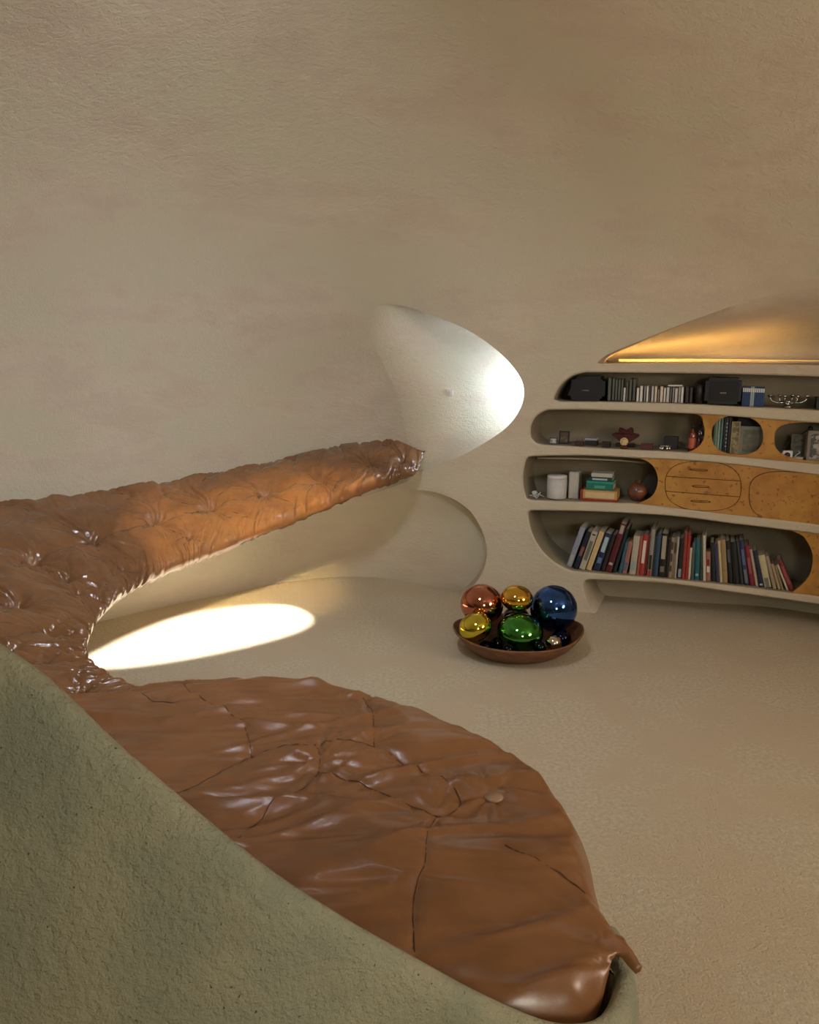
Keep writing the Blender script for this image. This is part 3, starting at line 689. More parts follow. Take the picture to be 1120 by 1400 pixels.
# base px, spine width px, height px, tilt (deg, + leans right), colour, label words, marks
BOOKS = [
 (774.5, 7.5, 58, 17, '8c93a6', 'pale grey-blue book leaning at the left end of the long bookshelf', [(0.05, 0.3, '9fa3a0')]),
 (784, 6.5, 55, 17, '10182c', 'navy black book beside the leftmost grey-blue book', [(0.35, 0.6, '8a5a4a')]),
 (792, 8.5, 56, 16, 'b3ab98', 'off-white book with dark drawings on its spine, fourth shelf left', [(0.25, 0.75, '6d6a60'), (0.9, 0.93, '111111')]),
 (801.5, 7.5, 57, 16, 'cdb283', 'plain cream book between the off-white and the blue and white book', None),
 (811, 9.5, 55, 15, '1d2c4d', 'blue book with white lettered upper spine', [(0.5, 0.9, 'a9c0c8'), (0.2, 0.35, '5f7ea8')]),
 (821.5, 5.5, 54, 14, '2c2220', 'thin dark brown book left of the tall wine red one', None),
 (828, 8.5, 71, 14, '561a20', 'tallest wine red book leaning right in the left half of the row', [(0.8, 0.97, 'a39a8a'), (0.15, 0.2, 'b9a9a0')]),
 (837.5, 4.5, 64, 13, '14282e', 'thin dark teal book behind the tall wine red one', None),
 (843, 4.5, 46, 9, '35606f', 'short blue-teal book next to the salmon one', None),
 (848, 6, 47, 8, 'a0675a', 'short salmon pink paperback left of the thick white one', [(0.1, 0.35, '4c6a86')]),
 (855, 9, 56, 4, 'b8ad9c', 'thick white book at the left of the red and white lettered book', [(0.1, 0.35, '9aa6a8')]),
 (864.5, 3.5, 57, 3, 'a5594c', 'thin faded red book right of the thick white one', None),
 (868.5, 7, 59, 3, 'a3382f', 'red book with tall white lettering on the spine', [(0.3, 0.86, 'd9cfc4')]),
 (876, 3, 60, 3, '601d1d', 'very thin dark red book right of the white-lettered one', None),
 (879.5, 6, 68, 2, '8f8b80', 'grey-white book with a dark lower spine and red foot', [(0.0, 0.12, 'b02a22'), (0.14, 0.45, '2b1a1a')]),
 (886, 3.5, 58, 2, '1f3238', 'thin blackish teal book right of the grey-white one', None),
 (890, 5, 62, 2, '2c4a66', 'mid blue slim book left of the thick black one', None),
 (895.5, 9.5, 63, 1, '14120f', 'thick black book with pale vertical lettering', [(0.42, 0.95, 'a59d88'), (0.12, 0.25, '6f6a5e')]),
 (905.5, 4, 56, 1, '231c18', 'slim black-brown book right of the thick black lettered one', None),
 (910, 5, 58, 1, '9d8a74', 'beige patterned spine book', [(0.15, 0.3, '4a3a30'), (0.4, 0.6, '4a3a30'), (0.7, 0.9, '4a3a30')]),
 (915.5, 3.5, 60, 1, '86796b', 'slim beige-brown book next to the beige patterned spine', [(0.6, 0.85, '3b332c')]),
 (919.5, 2.6, 60, 1, 'b5afa1', 'very thin white book in the middle of the row', None),
 (922.5, 6.5, 58, 0, '191517', 'black book with grey label at its foot', [(0.03, 0.24, '8f9499')]),
 (929.5, 4.2, 68, 0, '8e3b31', 'tall rust red book in the middle of the row', None),
 (934.2, 4.5, 64, 0, 'a3302a', 'bright red slim book right of the tall rust red one', None),
 (939, 3, 46, 0, 'd1c6b4', 'short thin white book right of the bright red one', None),
 (942.5, 4, 54, -1, '4b5b58', 'slim grey-green book left of the teal one', None),
 (947, 6.5, 58, -2, '1f626c', 'teal book in the middle of the bottom row', [(0.1, 0.16, '9fb5b0')]),
 (954, 3, 62, -3, '3d463c', 'thin dark green book right of the teal one', None),
 (957.5, 4, 66, -4, 'c9c0ac', 'tall thin cream book leaning left', None),
 (962.5, 6.5, 42, -4, '9c6c60', 'short pink and white patterned book', [(0.3, 0.5, 'd8cfc6'), (0.55, 0.75, '7a2f2c')]),
 (970, 5.5, 56, -6, '1b2226', 'dark slate book right of the pink and white patterned one', None),
 (976, 4.5, 55, -7, '3b3a58', 'slim indigo book between slate and cream yellow ones', None),
 (981.5, 3.8, 60, -7, 'cbb98f', 'slim cream yellow book left of the tan buff one', None),
 (986, 7.2, 62, -7, '9a8258', 'tan buff book right of centre in the bottom row', None),
 (994, 6, 61, -8, '14141a', 'black book with small white print beside the tan one', [(0.5, 0.8, '4f5258')]),
 (1000.5, 8, 60, -9, '101012', 'thick plain black book right of the black one with white print', None),
 (1009.5, 4.5, 62, -10, '33383d', 'charcoal grey slim book left of the royal blue one', None),
 (1014.5, 6.5, 64, -11, '272f56', 'royal blue book with grey lower spine', [(0.05, 0.35, '70757a'), (0.45, 0.8, '5a6590')]),
 (1022, 6.5, 57, -12, '7c1a2a', 'crimson book leaning left', [(0.3, 0.7, '9c5058')]),
 (1029.5, 4.2, 53, -13, 'b9a18e', 'pinkish cream slim book right of the crimson one', None),
 (1034.5, 6.5, 52, -14, '16233e', 'navy book with white dot at its foot', [(0.05, 0.09, 'c0c4c8')]),
 (1042, 9.5, 46, -15, 'c2b793', 'thick cream yellow book with grey foot', [(0.0, 0.3, '77736c')]),
 (1053, 5.5, 46, -17, '9c8b76', 'beige-brown slim book right of the thick cream yellow one', None),
 (1060, 3.8, 36, -19, 'b39c74', 'short buff book near the right end of the row', None),
 (1065, 4, 34, -20, '8b7b64', 'short brown-grey book right of the short buff one', None),
 (1071, 3.2, 36, -24, 'cfc3ae', 'short white book near the right end', None),
 (1076, 7.5, 42, -25, '6f1f22', 'short dark red book leaning at the right end of the row', [(0.2, 0.8, '94464a')]),
]
rngb = random.Random(5); prev = None
for (bx, bw, bh, tilt, colr, lab, marks) in BOOKS:
    off = 0.045+rngb.random()*0.012
    P = shelf_pt(4, bx, off); s_ = mpp(4, bx)*1.0; v_ = vpp(4, bx)
    th = math.radians(tilt); wm = bw*s_*math.cos(th)*0.97; hm = bh*v_*0.97/max(math.cos(th), 0.8)
    a = float(Vector(P).dot(Vector(TW)))
    wb = wm
    if prev is not None:
        pa, pw, phh, pth = prev
        need = pa+pw/math.cos(pth)+0.0006
        if tilt*1.0 != math.degrees(pth): need += min(hm, phh)*max(0, math.tan(pth)-math.tan(th))*1.0
        if a < need: P = P+TW*(need-a); a = need
    P[2] = S([(proj(P)[0, 0], ybot(4, proj(P)[0, 0]))])[0][2]+0.0015
    prev = (a, wm, hm, th)
    # a tilted book stands on its lower corner
    lift = 0.0
    if th > 0: pv = Matrix.Translation((wm*math.cos(th), 0, 0)) @ Matrix.Rotation(th, 4, 'Y') @ Matrix.Translation((-wm, 0, 0))
    else: pv = Matrix.Rotation(th, 4, 'Y')
    mk = [(q[0], q[1], hexc(q[2])) for q in marks] if marks else None
    dep = min(0.24, max(0.15, hm*0.75))
    e = book(wm, hm, dep, hexc(colr), Matrix.Translation(Vector(P)) @ ROTW @ pv, mark=mk)
    tag(e, lab, 'book', 'books on the lowest shelf')

# ---- row 1: discs, two radios, silver centrepiece
def shelf_box(name, row, x0, x1, hpx, off, dep, m, bev=0.002, rz=0.0, lift=0.0):
    P = shelf_pt(row, x0, off); w_ = float(np.dot(shelf_pt(row, x1, off)-P, TW)); h_ = hpx*vpp(row, x0)
    mw = Matrix.Translation(Vector(P)+Vector((0, 0, lift))) @ ROTW @ Matrix.Rotation(rz, 4, 'Z')
    return mw, w_, h_, dep
BLK = cm((0.012, 0.012, 0.014), 0.45, name='black_plastic'); GRILL = cm((0.02, 0.02, 0.022), 0.9, name='grille_cloth'); SIL = cm((0.75, 0.74, 0.72), 0.16, 1.0, name='silver')
for (x0, x1, hp, lab, off) in ((774, 827, 34, 'black tabletop radio at the left end of the top shelf', 0.05), (963, 1012, 36, 'black tabletop radio in the middle of the top shelf', 0.05)):
    mw, w_, h_, d_ = shelf_box('radio', 1, x0, x1, hp, off, 0.16, BLK)
    e = empty('radio', mw); tag(e, lab, 'radio', None)
    bm = bmesh.new(); bxm(bm, 0, w_, 0, d_, 0.004, h_)
    bmesh.ops.bevel(bm, geom=[ed_ for ed_ in bm.edges if abs(ed_.verts[0].co.y-ed_.verts[1].co.y) > 0.01], offset=0.018 if x0 > 900 else 0.03, segments=4, affect='EDGES')
    if x0 < 900:
        for v in bm.verts:
            if v.co.x < w_*0.45: v.co.x += max(0, v.co.z-0.01)*0.36*(1-v.co.x/(w_*0.45))
    bm_obj('body', bm, BLK, e)
    box('grille', (w_*0.12, w_*0.93, -0.004, 0.002, h_*0.12, h_*0.88), GRILL, e, 0.0015)
    bm = bmesh.new()
    for k in range(4):  # the small silver word on the grille, too small to read in the photo
        bxm(bm, w_*(0.42+0.045*k), w_*(0.42+0.045*k+0.036), -0.0065, -0.003, h_*0.41, h_*0.46)
    tag(bm_obj('badge', bm, SIL, e), kind='stuff')
    box('foot', (w_*0.2, w_*0.8, 0.02, d_-0.02, -0.0005, 0.005), BLK, e)
def disc_case(row, x0, wpx, hpx, col, lab, group, off=0.05, top=None):
    mw, w_, h_, d_ = shelf_box('disc_case', row, x0, x0+wpx*0.93, hpx, off, 0.12, None)
    e = empty('disc_case', mw); tag(e, lab, 'disc case', group)
    box('case', (0, w_, 0, d_, 0, h_), cm(col, 0.25, coat=0.5, name='clear_plastic'), e, 0.0006)
    box('spine_card', (w_*0.15, w_*0.85, -0.0012, 0.002, h_*0.06, h_*0.94), cm(top or tuple(min(1, c*1.25) for c in col), 0.5, name='paper_card'), e)
rc = random.Random(3)
NAMES = ['first', 'second', 'third', 'fourth', 'fifth', 'sixth', 'seventh', 'eighth', 'ninth', 'tenth', 'eleventh', 'twelfth', 'thirteenth', 'fourteenth', 'fifteenth', 'sixteenth']
xs_ = [(830.5, 5, 33), (836.5, 3.5, 32), (840.5, 3.5, 31), (844.5, 3.5, 31), (848.5, 3, 31), (855.5, 3, 28), (859.5, 4, 32), (864.5, 4, 32)]
for k, (x, wp, hp) in enumerate(xs_): disc_case(1, x, wp, hp, (0.055, 0.06, 0.05), f'dark grey disc case, {NAMES[k]} to the right of the left radio', 'dark disc cases on the top shelf', top=(0.10, 0.11, 0.09))
disc_case(1, 852, 3, 19, (0.45, 0.44, 0.40), 'short white disc case standing among the dark ones', 'white disc cases on the top shelf')
wc = [(870, 3.5, 19, W_), (874.5, 4, 22, W_), (880, 2.5, 22, (0.3, 0.3, 0.3)), (883.3, 3, 22, W_), (887, 2, 21, (0.1, 0.1, 0.1)), (890, 3.6, 22, (0.55, 0.52, 0.5)), (894.5, 3.5, 22, (0.7, 0.6, 0.45)), (899, 2, 18, (0.3, 0.28, 0.25)),
      (902, 4.2, 22, (0.75, 0.62, 0.5)), (907, 3, 20, W_), (910.8, 4, 21, (0.6, 0.6, 0.6)), (915.5, 2.6, 21, (0.14, 0.14, 0.14)), (919, 2.5, 21, (0.3, 0.3, 0.3)), (922.2, 4, 20, (0.68, 0.6, 0.5)), (927, 3, 22, (0.4, 0.4, 0.4)), (930.5, 3.6, 22, W_)]
for k, (x, wp, hp, c) in enumerate(wc): disc_case(1, x, wp, hp, tuple(v*0.75 for v in c), f'{"pale" if c[0] > 0.45 else "grey"} disc case, {NAMES[k]} in the pale group on the top shelf', 'pale disc cases on the top shelf')
hc = max(22*vpp(1, 920), 0.1)
mw, w_, h_, d_ = shelf_box('disc_case', 1, 912, 932, 2.0, 0.05, 0.12, None, lift=22.3*vpp(1, 920))
e = empty('disc_case', mw); tag(e, 'white disc case lying flat on top of the pale upright cases', 'disc case'); box('case', (0, w_, 0, d_, 0, h_), cm((0.6, 0.6, 0.58), 0.25, coat=0.5, name='clear_plastic'), e, 0.0006); box('spine_card', (0.004, w_-0.004, -0.0012, 0.002, h_*0.2, h_*0.8), cm((0.8, 0.8, 0.78), 0.5, name='paper_card'), e)
for (x, wp, lab) in ((936.5, 5, 'black disc case right of the pale group'), (942.5, 4, 'black disc case standing before the round dark tin')):
    disc_case(1, x, wp, 23, (0.02, 0.018, 0.016), lab, None, top=(0.04, 0.03, 0.03))
mw = frame(1, 955, 0.10); lathe('dark_tin', [(0.0, 0), (0.026, 0), (0.026, 0.085), (0.020, 0.115), (0.0, 0.118)], cm((0.03, 0.025, 0.018), 0.5, name='dark_tin'), mw=mw); tag(bpy.context.scene.objects[-1] if False else [o for o in sc.objects if o.name.startswith('dark_tin')][-1], 'rounded dark tin left of the middle radio on the top shelf', 'tin')
for k in range(11):
    disc_case(1, 1014+k*2.75, 2.6, 27, hexc('20406e') if k not in (4, 5) else (0.3, 0.36, 0.38), f'blue disc case with white top, {NAMES[k]} to the right of the middle radio' if k not in (4, 5) else f'pale blue-grey disc case, {NAMES[k]} to the right of the middle radio', 'blue disc cases on the top shelf')
    e = [o for o in sc.objects if o.name.startswith('disc_case')][-1]
blue = [o for o in sc.objects if o.get('group') == 'blue disc cases on the top shelf']
for e in blue:
    c = [q for q in e.children if q.name.startswith('case')][0]; bb = [Vector(b) for b in c.bound_box]; w_ = max(b.x for b in bb); h_ = max(b.z for b in bb)
    box('white_label', (w_*0.1, w_*0.9, -0.0022, 0.001, h_*0.72, h_*0.92), cm((0.7, 0.72, 0.75), 0.5, name='paper_card'), e)
# silver branched centrepiece
mw = frame(1, 1077, 0.12); e = empty('candle_holder', mw); tag(e, 'silver branched candle holder standing on the top shelf', 'candle holder')
lathe('base', [(0, 0), (0.032, 0), (0.034, 0.006), (0.014, 0.012), (0.012, 0.03), (0.02, 0.036), (0, 0.04)], SIL, e)
for k in range(6):
    a = math.pi*2*k/6+0.2; r_ = 0.072 if k % 3 else 0.105
    p = [(0.01*math.cos(a), 0.01*math.sin(a)*0.7, 0.032), (r_*0.5*math.cos(a), r_*0.5*math.sin(a)*0.6, 0.026), (r_*0.85*math.cos(a), r_*0.85*math.sin(a)*0.6, 0.036), (r_*math.cos(a), r_*math.sin(a)*0.6, 0.055)]
    ar = tube('branch', catmull(p, 12), 0.0038, SIL, e, 6)
    lathe('cup', [(0, 0), (0.008, 0.002), (0.013, 0.012), (0.014, 0.018), (0.009, 0.017), (0, 0.01)], SIL, ar, 12).location = p[-1]
mw, w_, h_, d_ = shelf_box('x', 1, 1116, 1140, 16, 0.06, 0.14, None); e = empty('black_box', mw); tag(e, 'small black box cut by the right edge of the photo on the top shelf', 'box')
box('body', (0, w_, 0, d_, 0, h_*0.8), BLK, e, 0.002); box('lid', (-0.001, w_+0.001, -0.001, d_+0.001, h_*0.81, h_), BLK, e, 0.002)

# ---- row 2
def picture_frame(row, px, wpx, hpx, off, label, fcol, pcol, rz=0.0, img2=None, cat='picture frame', tilt=-0.12):
    mw = frame(row, px, off, rz); s_, v_ = mpp(row, px), vpp(row, px); w_, h_ = wpx*s_, hpx*v_; b = min(w_, h_)*0.14
    e = empty('picture_frame', mw @ Matrix.Rotation(tilt, 4, 'X')); tag(e, label, cat)
    bm = bmesh.new(); bxm(bm, 0, w_, 0, 0.012, 0, b); bxm(bm, 0, w_, 0, 0.012, h_-b, h_); bxm(bm, 0, b, 0, 0.012, b, h_-b); bxm(bm, w_-b, w_, 0, 0.012, b, h_-b)
    bm_obj('frame', bm, cm(fcol, 0.4, name='frame_wood'), e)
    box('print', (b*0.9, w_-b*0.9, 0.005, 0.009, b*0.9, h_-b*0.9), mat('print', pcol, 0.4, base2=img2 or tuple(c*0.4 for c in pcol), cscale=28, cmin=0.45, cmax=0.55), e)
    box('stand', (w_*0.4, w_*0.6, 0.012, 0.05, 0.0, 0.006), cm(fcol, 0.4, name='frame_wood'), e)
    return e
picture_frame(2, 764, 14, 18, 0.10, 'small black frame with a tan portrait at the left of the second shelf', (0.015, 0.012, 0.012), (0.20, 0.13, 0.06))
picture_frame(2, 751, 11, 9, 0.04, 'tiny black frame with a white picture, leftmost on the second shelf', (0.012, 0.012, 0.012), (0.45, 0.42, 0.42), rz=0.25)
def small_box(row, x0, x1, hpx, off, dep, col, label, lidc=None, name='small_box', cat='box', rz=0.0, lidh=0.3):
    mw, w_, h_, d_ = shelf_box(name, row, x0, x1, hpx, off, dep, None, rz=rz); e = empty(name, mw); tag(e, label, cat)
    box('body', (0, w_, 0, d_, 0, h_*(1-lidh)), cm(col, 0.5, name='lacquer'), e, 0.0015); box('lid', (-0.0015, w_+0.0015, -0.0015, d_+0.0015, h_*(1-lidh)+0.0005, h_), cm(lidc or col, 0.4, coat=0.3, name='lacquer'), e, 0.0015); return e
small_box(2, 785, 797, 6, 0.03, 0.06, (0.05, 0.02, 0.015), 'low dark brown box left of the silver-topped one on the second shelf')
small_box(2, 800, 816, 10, 0.10, 0.08, (0.02, 0.018, 0.02), 'black box with silvery top on the second shelf', (0.35, 0.35, 0.38))
small_box(2, 823, 834, 8, 0.04, 0.05, (0.035, 0.014, 0.014), 'small blackish red box left of the coral')
small_box(2, 876, 892, 8, 0.03, 0.06, (0.10, 0.025, 0.018), 'low dark red box between the coral and the silver dish')
small_box(2, 907, 926, 16, 0.14, 0.10, (0.02, 0.016, 0.02), 'black box standing behind the silver dish')
# coral
mw = frame(2, 855, 0.15); e = empty('red_coral', mw); tag(e, 'dark red fan-shaped coral on a low black stand, second shelf', 'coral')
box('stand', (-0.06, 0.06, -0.03, 0.03, 0, 0.022), cm((0.02, 0.012, 0.012), 0.5, name='dark_wood'), e, 0.003)
bm = bmesh.new(); rcor = np.random.RandomState(2)
fan = []
for k in range(40):
    a = math.pi*k/39; r_ = 0.062+0.012*math.sin(a*7)+0.006*rcor.rand(); fan.append((r_*1.15*math.cos(a), 0.062+r_*0.95*math.sin(a)*0.95))
fan = [(0.012, 0.02)]+fan+[(-0.012, 0.02)]
vf = [bm.verts.new((a, -0.008+0.004*math.sin(i*2.1), b)) for i, (a, b) in enumerate(fan)]; vb = [bm.verts.new((a, 0.010+0.004*math.sin(i*1.7), b)) for i, (a, b) in enumerate(fan)]
bm.faces.new(vf); bm.faces.new(vb[::-1])
for i in range(len(fan)): j = (i+1) % len(fan); bm.faces.new([vf[i], vb[i], vb[j], vf[j]])
bm_obj('fan', bm, mat('coral', (0.10, 0.016, 0.012), 0.8, base2=(0.06, 0.01, 0.01), cscale=30, bump=0.8, bscale=90, bdist=0.01), e)
mw = frame(2, 853, 0.05); e = empty('table_clock', mw); tag(e, 'small round table clock with cream dial in front of the red coral', 'clock')
lathe('base', [(0, 0), (0.024, 0), (0.022, 0.012), (0.008, 0.02), (0, 0.02)], cm((0.12, 0.02, 0.015), 0.4, name='lacquer'), e, 16)
d_ = lathe('dial', [(0, -0.004), (0.024, -0.004), (0.026, 0), (0.024, 0.005), (0.020, 0.006), (0, 0.006)], mat('dial', (0.62, 0.50, 0.26), 0.5, base2=(0.5, 0.2, 0.08), cscale=60, cmin=0.55, cmax=0.6), e, 24); d_.location = (0, 0, 0.043); d_.rotation_euler = (math.pi/2, 0, 0)
# silver dish on little feet
mw = frame(2, 909, 0.05); e = empty('silver_dish', mw); tag(e, 'small flat silver dish on little feet on the second shelf', 'dish')
lathe('plate', [(0, 0.024), (0.036, 0.024), (0.042, 0.030), (0.040, 0.032), (0.034, 0.028), (0, 0.028)], SIL, e, 24)
for k in range(6):
    a = k*math.pi/3; lathe('foot', [(0, 0), (0.005, 0.001), (0.006, 0.012), (0.003, 0.025), (0, 0.025)], SIL, e, 8).location = (0.028*math.cos(a), 0.028*math.sin(a), 0)
# bottles
for (px, off, hpx, r_, col, lab) in ((945.5, 0.065, 37, 0.021, (0.22, 0.045, 0.02), 'reddish brown bottle with dark cap at the right end of the left opening'), (956, 0.115, 42, 0.019, (0.03, 0.012, 0.012), 'taller black bottle behind the reddish brown one'), (954.5, 0.06, 27, 0.0125, (0.06, 0.01, 0.01), 'small dark red bottle with silver cap beside the reddish brown one')):
    mw = frame(2, px, off); h_ = hpx*vpp(2, px); e = empty('bottle', mw); tag(e, lab, 'bottle')
    lathe('glass', [(0, 0), (r_, 0), (r_, h_*0.62), (r_*0.8, h_*0.7), (r_*0.35, h_*0.76), (r_*0.35, h_*0.86), (0, h_*0.86)], cm(col, 0.15, coat=0.6, name='dark_glass'), e, 20)
    lathe('cap', [(0, h_*0.861), (r_*0.45, h_*0.861), (r_*0.45, h_*0.98), (r_*0.3, h_), (0, h_)], SIL if 'silver' in lab else BLK, e, 14)
    lathe('paper_label', [(r_+0.0004, h_*0.12), (r_+0.001, h_*0.13), (r_+0.001, h_*0.5), (r_+0.0004, h_*0.51)], cm(tuple(min(1, c*2.2+0.02) for c in col), 0.6, name='paper_card'), e, 20)
# books behind the round cut-out
x = 974.0
for (wp, hp, c, lab) in ((5.5, 49, '5f7f72', 'pale green book, leftmost behind the round cut-out'), (2.6, 51, '9fb0a0', 'thin whitish green book behind the round cut-out'), (4.2, 51, '4a6d66', 'mid green book behind the round cut-out'), (3.4, 52, '12181c', 'black book left of the speckled one'), (3.0, 52, '3a4248', 'slate book with pale dots on its spine'), (4, 52, '0e0e12', 'black book right of the dotted slate one')):
    P = shelf_pt(2, x, 0.07); s_ = mpp(2, x); mk = [(0.2+0.1*k, 0.23+0.1*k, (0.5, 0.5, 0.5)) for k in range(7)] if 'dots' in lab else None
    e = book(wp*s_*0.95, hp*vpp(2, x), 0.19, hexc(c), Matrix.Translation(Vector(P)) @ ROTW, mark=mk); tag(e, lab, 'book', 'books behind the round cut-out'); x += wp
picture_frame(2, 997.5, 12, 46, 0.06, 'tall narrow buff card with small dark drawing behind the round cut-out', (0.28, 0.23, 0.12), (0.30, 0.25, 0.13), img2=(0.12, 0.10, 0.05), tilt=-0.05)
picture_frame(2, 1009.5, 33, 40, 0.09, 'pale grey framed still life behind the round cut-out', (0.22, 0.22, 0.17), (0.10, 0.12, 0.07), img2=(0.20, 0.13, 0.10), tilt=-0.05)
box('dark_folder', (0, 0.16, 0, 0.02, 0, 0.235), cm((0.01, 0.013, 0.025), 0.5, name='card'), mw=frame(2, 1006, 0.16)); tag([o for o in sc.objects if o.name.startswith('dark_folder')][-1], 'blue-black folder standing behind the framed still life', 'folder')
# behind the right cut-out
mw = frame(2, 1076, 0.05); s_, v_ = mpp(2, 1076), vpp(2, 1076); e = empty('square_clock', mw); tag(e, 'small white square clock with a round black face, second shelf right', 'clock')
a_ = 13*v_; box('body', (-a_/2, a_/2, 0, 0.03, 0, a_), cm((0.72, 0.74, 0.80), 0.35, name='white_plastic'), e, 0.003)
d_ = lathe('face', [(0, 0), (a_*0.29, 0), (a_*0.29, 0.003), (0, 0.003)], BLK, e, 24); d_.location = (0, -0.003+0.0028, a_*0.56); d_.rotation_euler = (math.pi/2, 0, 0)
box('mark', (-0.002, 0.002, -0.0015, 0.001, a_*0.13, a_*0.22), BLK, e)
mw = frame(2, 1091, 0.07); e = empty('white_cup', mw); tag(e, 'small white bowl-shaped cup with a looped handle beside the square clock', 'cup')
lathe('bowl', [(0, 0), (0.018, 0), (0.027, 0.012), (0.029, 0.022), (0.026, 0.022), (0.020, 0.008), (0, 0.006)], cm((0.5, 0.5, 0.5), 0.3, name='glaze'), e, 20)
tube('handle', catmull([(-0.026, 0, 0.014), (-0.012, -0.01, 0.035), (0.006, -0.01, 0.052), (-0.004, -0.01, 0.06)], 14), 0.0028, cm((0.5, 0.5, 0.5), 0.3, name='glaze'), e)
picture_frame(2, 1080, 20, 34, 0.17, 'dim brown framed print behind the square clock', (0.14, 0.10, 0.05), (0.13, 0.12, 0.07), tilt=-0.05)
picture_frame(2, 1102, 30, 42, 0.07, 'grey framed photograph with pale figures at the right edge of the second shelf', (0.20, 0.17, 0.14), (0.36, 0.33, 0.27), img2=(0.05, 0.045, 0.045), tilt=-0.05)
mw = frame(2, 1068, 0.20); e = empty('desk_lamp_arm', mw); tag(e, 'thin black adjustable arm leaning behind the right cut-out', 'desk lamp')
tube('arm', catmull([(0, 0, 0.0), (0.01, 0, 0.05), (0.06, 0.01, 0.11), (0.145, 0.01, 0.178)], 16), 0.0042, BLK, e); lathe('head', [(0, -0.012), (0.014, -0.01), (0.016, 0.006), (0.006, 0.014), (0, 0.014)], BLK, e, 14).location = (0.150, 0.01, 0.182)
lathe('base', [(0, 0), (0.022, 0), (0.02, 0.008), (0, 0.01)], BLK, e, 14)

# ---- row 3
GRY = cm((0.52, 0.51, 0.48), 0.6, name='grey_fabric')
mw = frame(3, 761, 0.10); s_ = mpp(3, 761); v_ = vpp(3, 761); r_ = 13.5*v_; h_ = 33*v_; e = empty('smart_speaker', mw); tag(e, 'pale grey cylindrical speaker with white top on the third shelf', 'speaker')
lathe('body', [(0, 0.004), (r_*0.97, 0.004), (r_, 0.010), (r_, h_*0.86), (0, h_*0.86)], GRY, e, 36)
lathe('top', [(0, h_*0.861), (r_*1.0, h_*0.861), (r_*1.0, h_*0.97), (r_*0.94, h_), (0, h_)], cm((0.66, 0.65, 0.62), 0.4, name='white_plastic'), e, 36); lathe('foot', [(0, 0), (r_*0.9, 0), (r_*0.9, 0.0045), (0, 0.0045)], BLK, e, 30)
mw, w_, h_, d_ = shelf_box('x', 3, 777, 790.5, 38, 0.10, 0.12, None); e = empty('router_box', mw); tag(e, 'tall pale grey upright box right of the cylindrical speaker', 'box')
box('casing', (0, w_, 0, d_, 0.003, h_), cm((0.42, 0.40, 0.35), 0.5, name='grey_plastic'), e, 0.003); box('front_plate', (w_*0.12, w_*0.88, -0.002, 0.001, h_*0.05, h_*0.96), cm((0.50, 0.48, 0.42), 0.5, name='grey_plastic'), e, 0.0005)
e = empty('white_cable', frame(3, 731, 0.06)); tag(e, 'tangle of white cable with its plug at the left end of the third shelf', 'cable')
cb = cm((0.55, 0.55, 0.53), 0.4, name='white_rubber'); rr = np.random.RandomState(8); pts = []
for k in range(16):
    a = k*1.25; pts.append((0.035*math.cos(a)*(0.6+0.4*rr.rand())+k*0.0035-0.02, 0.025*math.sin(a), 0.006+0.05*abs(math.sin(k*0.7))*rr.rand()+0.004*(k % 3)))
pts.append((0.062, 0.02, 0.01)); tube('cord', catmull(pts, 150), 0.0028, cb, e)
bm = bmesh.new(); bxm(bm, -0.014, 0.014, -0.012, 0.012, 0.03, 0.052, 0.003); bm_obj('plug', bm, cb, e)
# stack
def lying(row, x0, x1, y0, hp, col, lab, off, dep, name='book', page=None, rz=0.0, grp='stack on the third shelf', mark=None):
    P = shelf_pt(row, x0, off); w_ = float(np.dot(shelf_pt(row, x1, off)-P, TW)); h_ = hp*vpp(row, x0)
    mw = Matrix.Translation(Vector(P)+Vector((0, 0, y0))) @ ROTW @ Matrix.Rotation(rz, 4, 'Z')
    # x across, y depth, z up: spine facing the room
    e = empty(name, mw); c = cm(col, 0.5, coat=0.1, name='book_cloth'); t = 0.0022
    bm = bmesh.new(); bxm(bm, 0, w_, 0, dep, 0, t); bxm(bm, 0, w_, 0, dep, h_-t, h_); bxm(bm, 0, w_, -0.001, t, 0, h_); bm_obj('cover', bm, c, e)
    box('pages', (0.003, w_-0.003, t*1.1, dep-0.004, t*1.05, h_-t*1.05), page or PAGES, e)
    if mark: box('title_block', (w_*mark[0], w_*mark[1], -0.003, 0, h_*0.25, h_*0.7), cm(mark[2], 0.5, name='spine_print'), e)
    tag(e, lab, 'book', grp); return y0+h_+0.0008
mw, w_, h_, d_ = shelf_box('x', 3, 793, 844, 15.5, 0.05, 0.16, None); e = empty('wooden_case', mw); tag(e, 'flat yellow wooden case with red edge at the bottom of the third-shelf stack', 'case')
box('tray', (0, w_, 0, d_, 0, h_*0.22), cm((0.30, 0.03, 0.02), 0.5, name='red_lacquer'), e, 0.0015); box('end_piece', (0, w_*0.07, 0.0005, d_, h_*0.225, h_), cm((0.27, 0.035, 0.02), 0.5, name='red_lacquer'), e, 0.0015)
box('case_body', (w_*0.075, w_, 0.001, d_, h_*0.225, h_), cm((0.50, 0.30, 0.10), 0.5, name='yellow_wood'), e, 0.0015)
box('label_panel', (w_*0.14, w_*0.93, -0.0012, 0.0015, h_*0.34, h_*0.84), cm((0.62, 0.47, 0.25), 0.6, name='paper_card'), e)
z_ = h_+0.001
z_ = lying(3, 801, 838, z_, 8.5, hexc('1c6f60'), 'teal green book lying on the yellow wooden case', 0.06, 0.15, mark=(0.3, 0.7, hexc('4f9a8c')))
z_ = lying(3, 801, 838, z_, 3.2, hexc('23917c'), 'thin bright teal book in the third-shelf stack', 0.062, 0.15)
z_ = lying(3, 804, 836, z_, 5.2, hexc('16383c'), 'blackish teal book with pale title in the third-shelf stack', 0.065, 0.14, mark=(0.15, 0.8, hexc('aebdbb')))
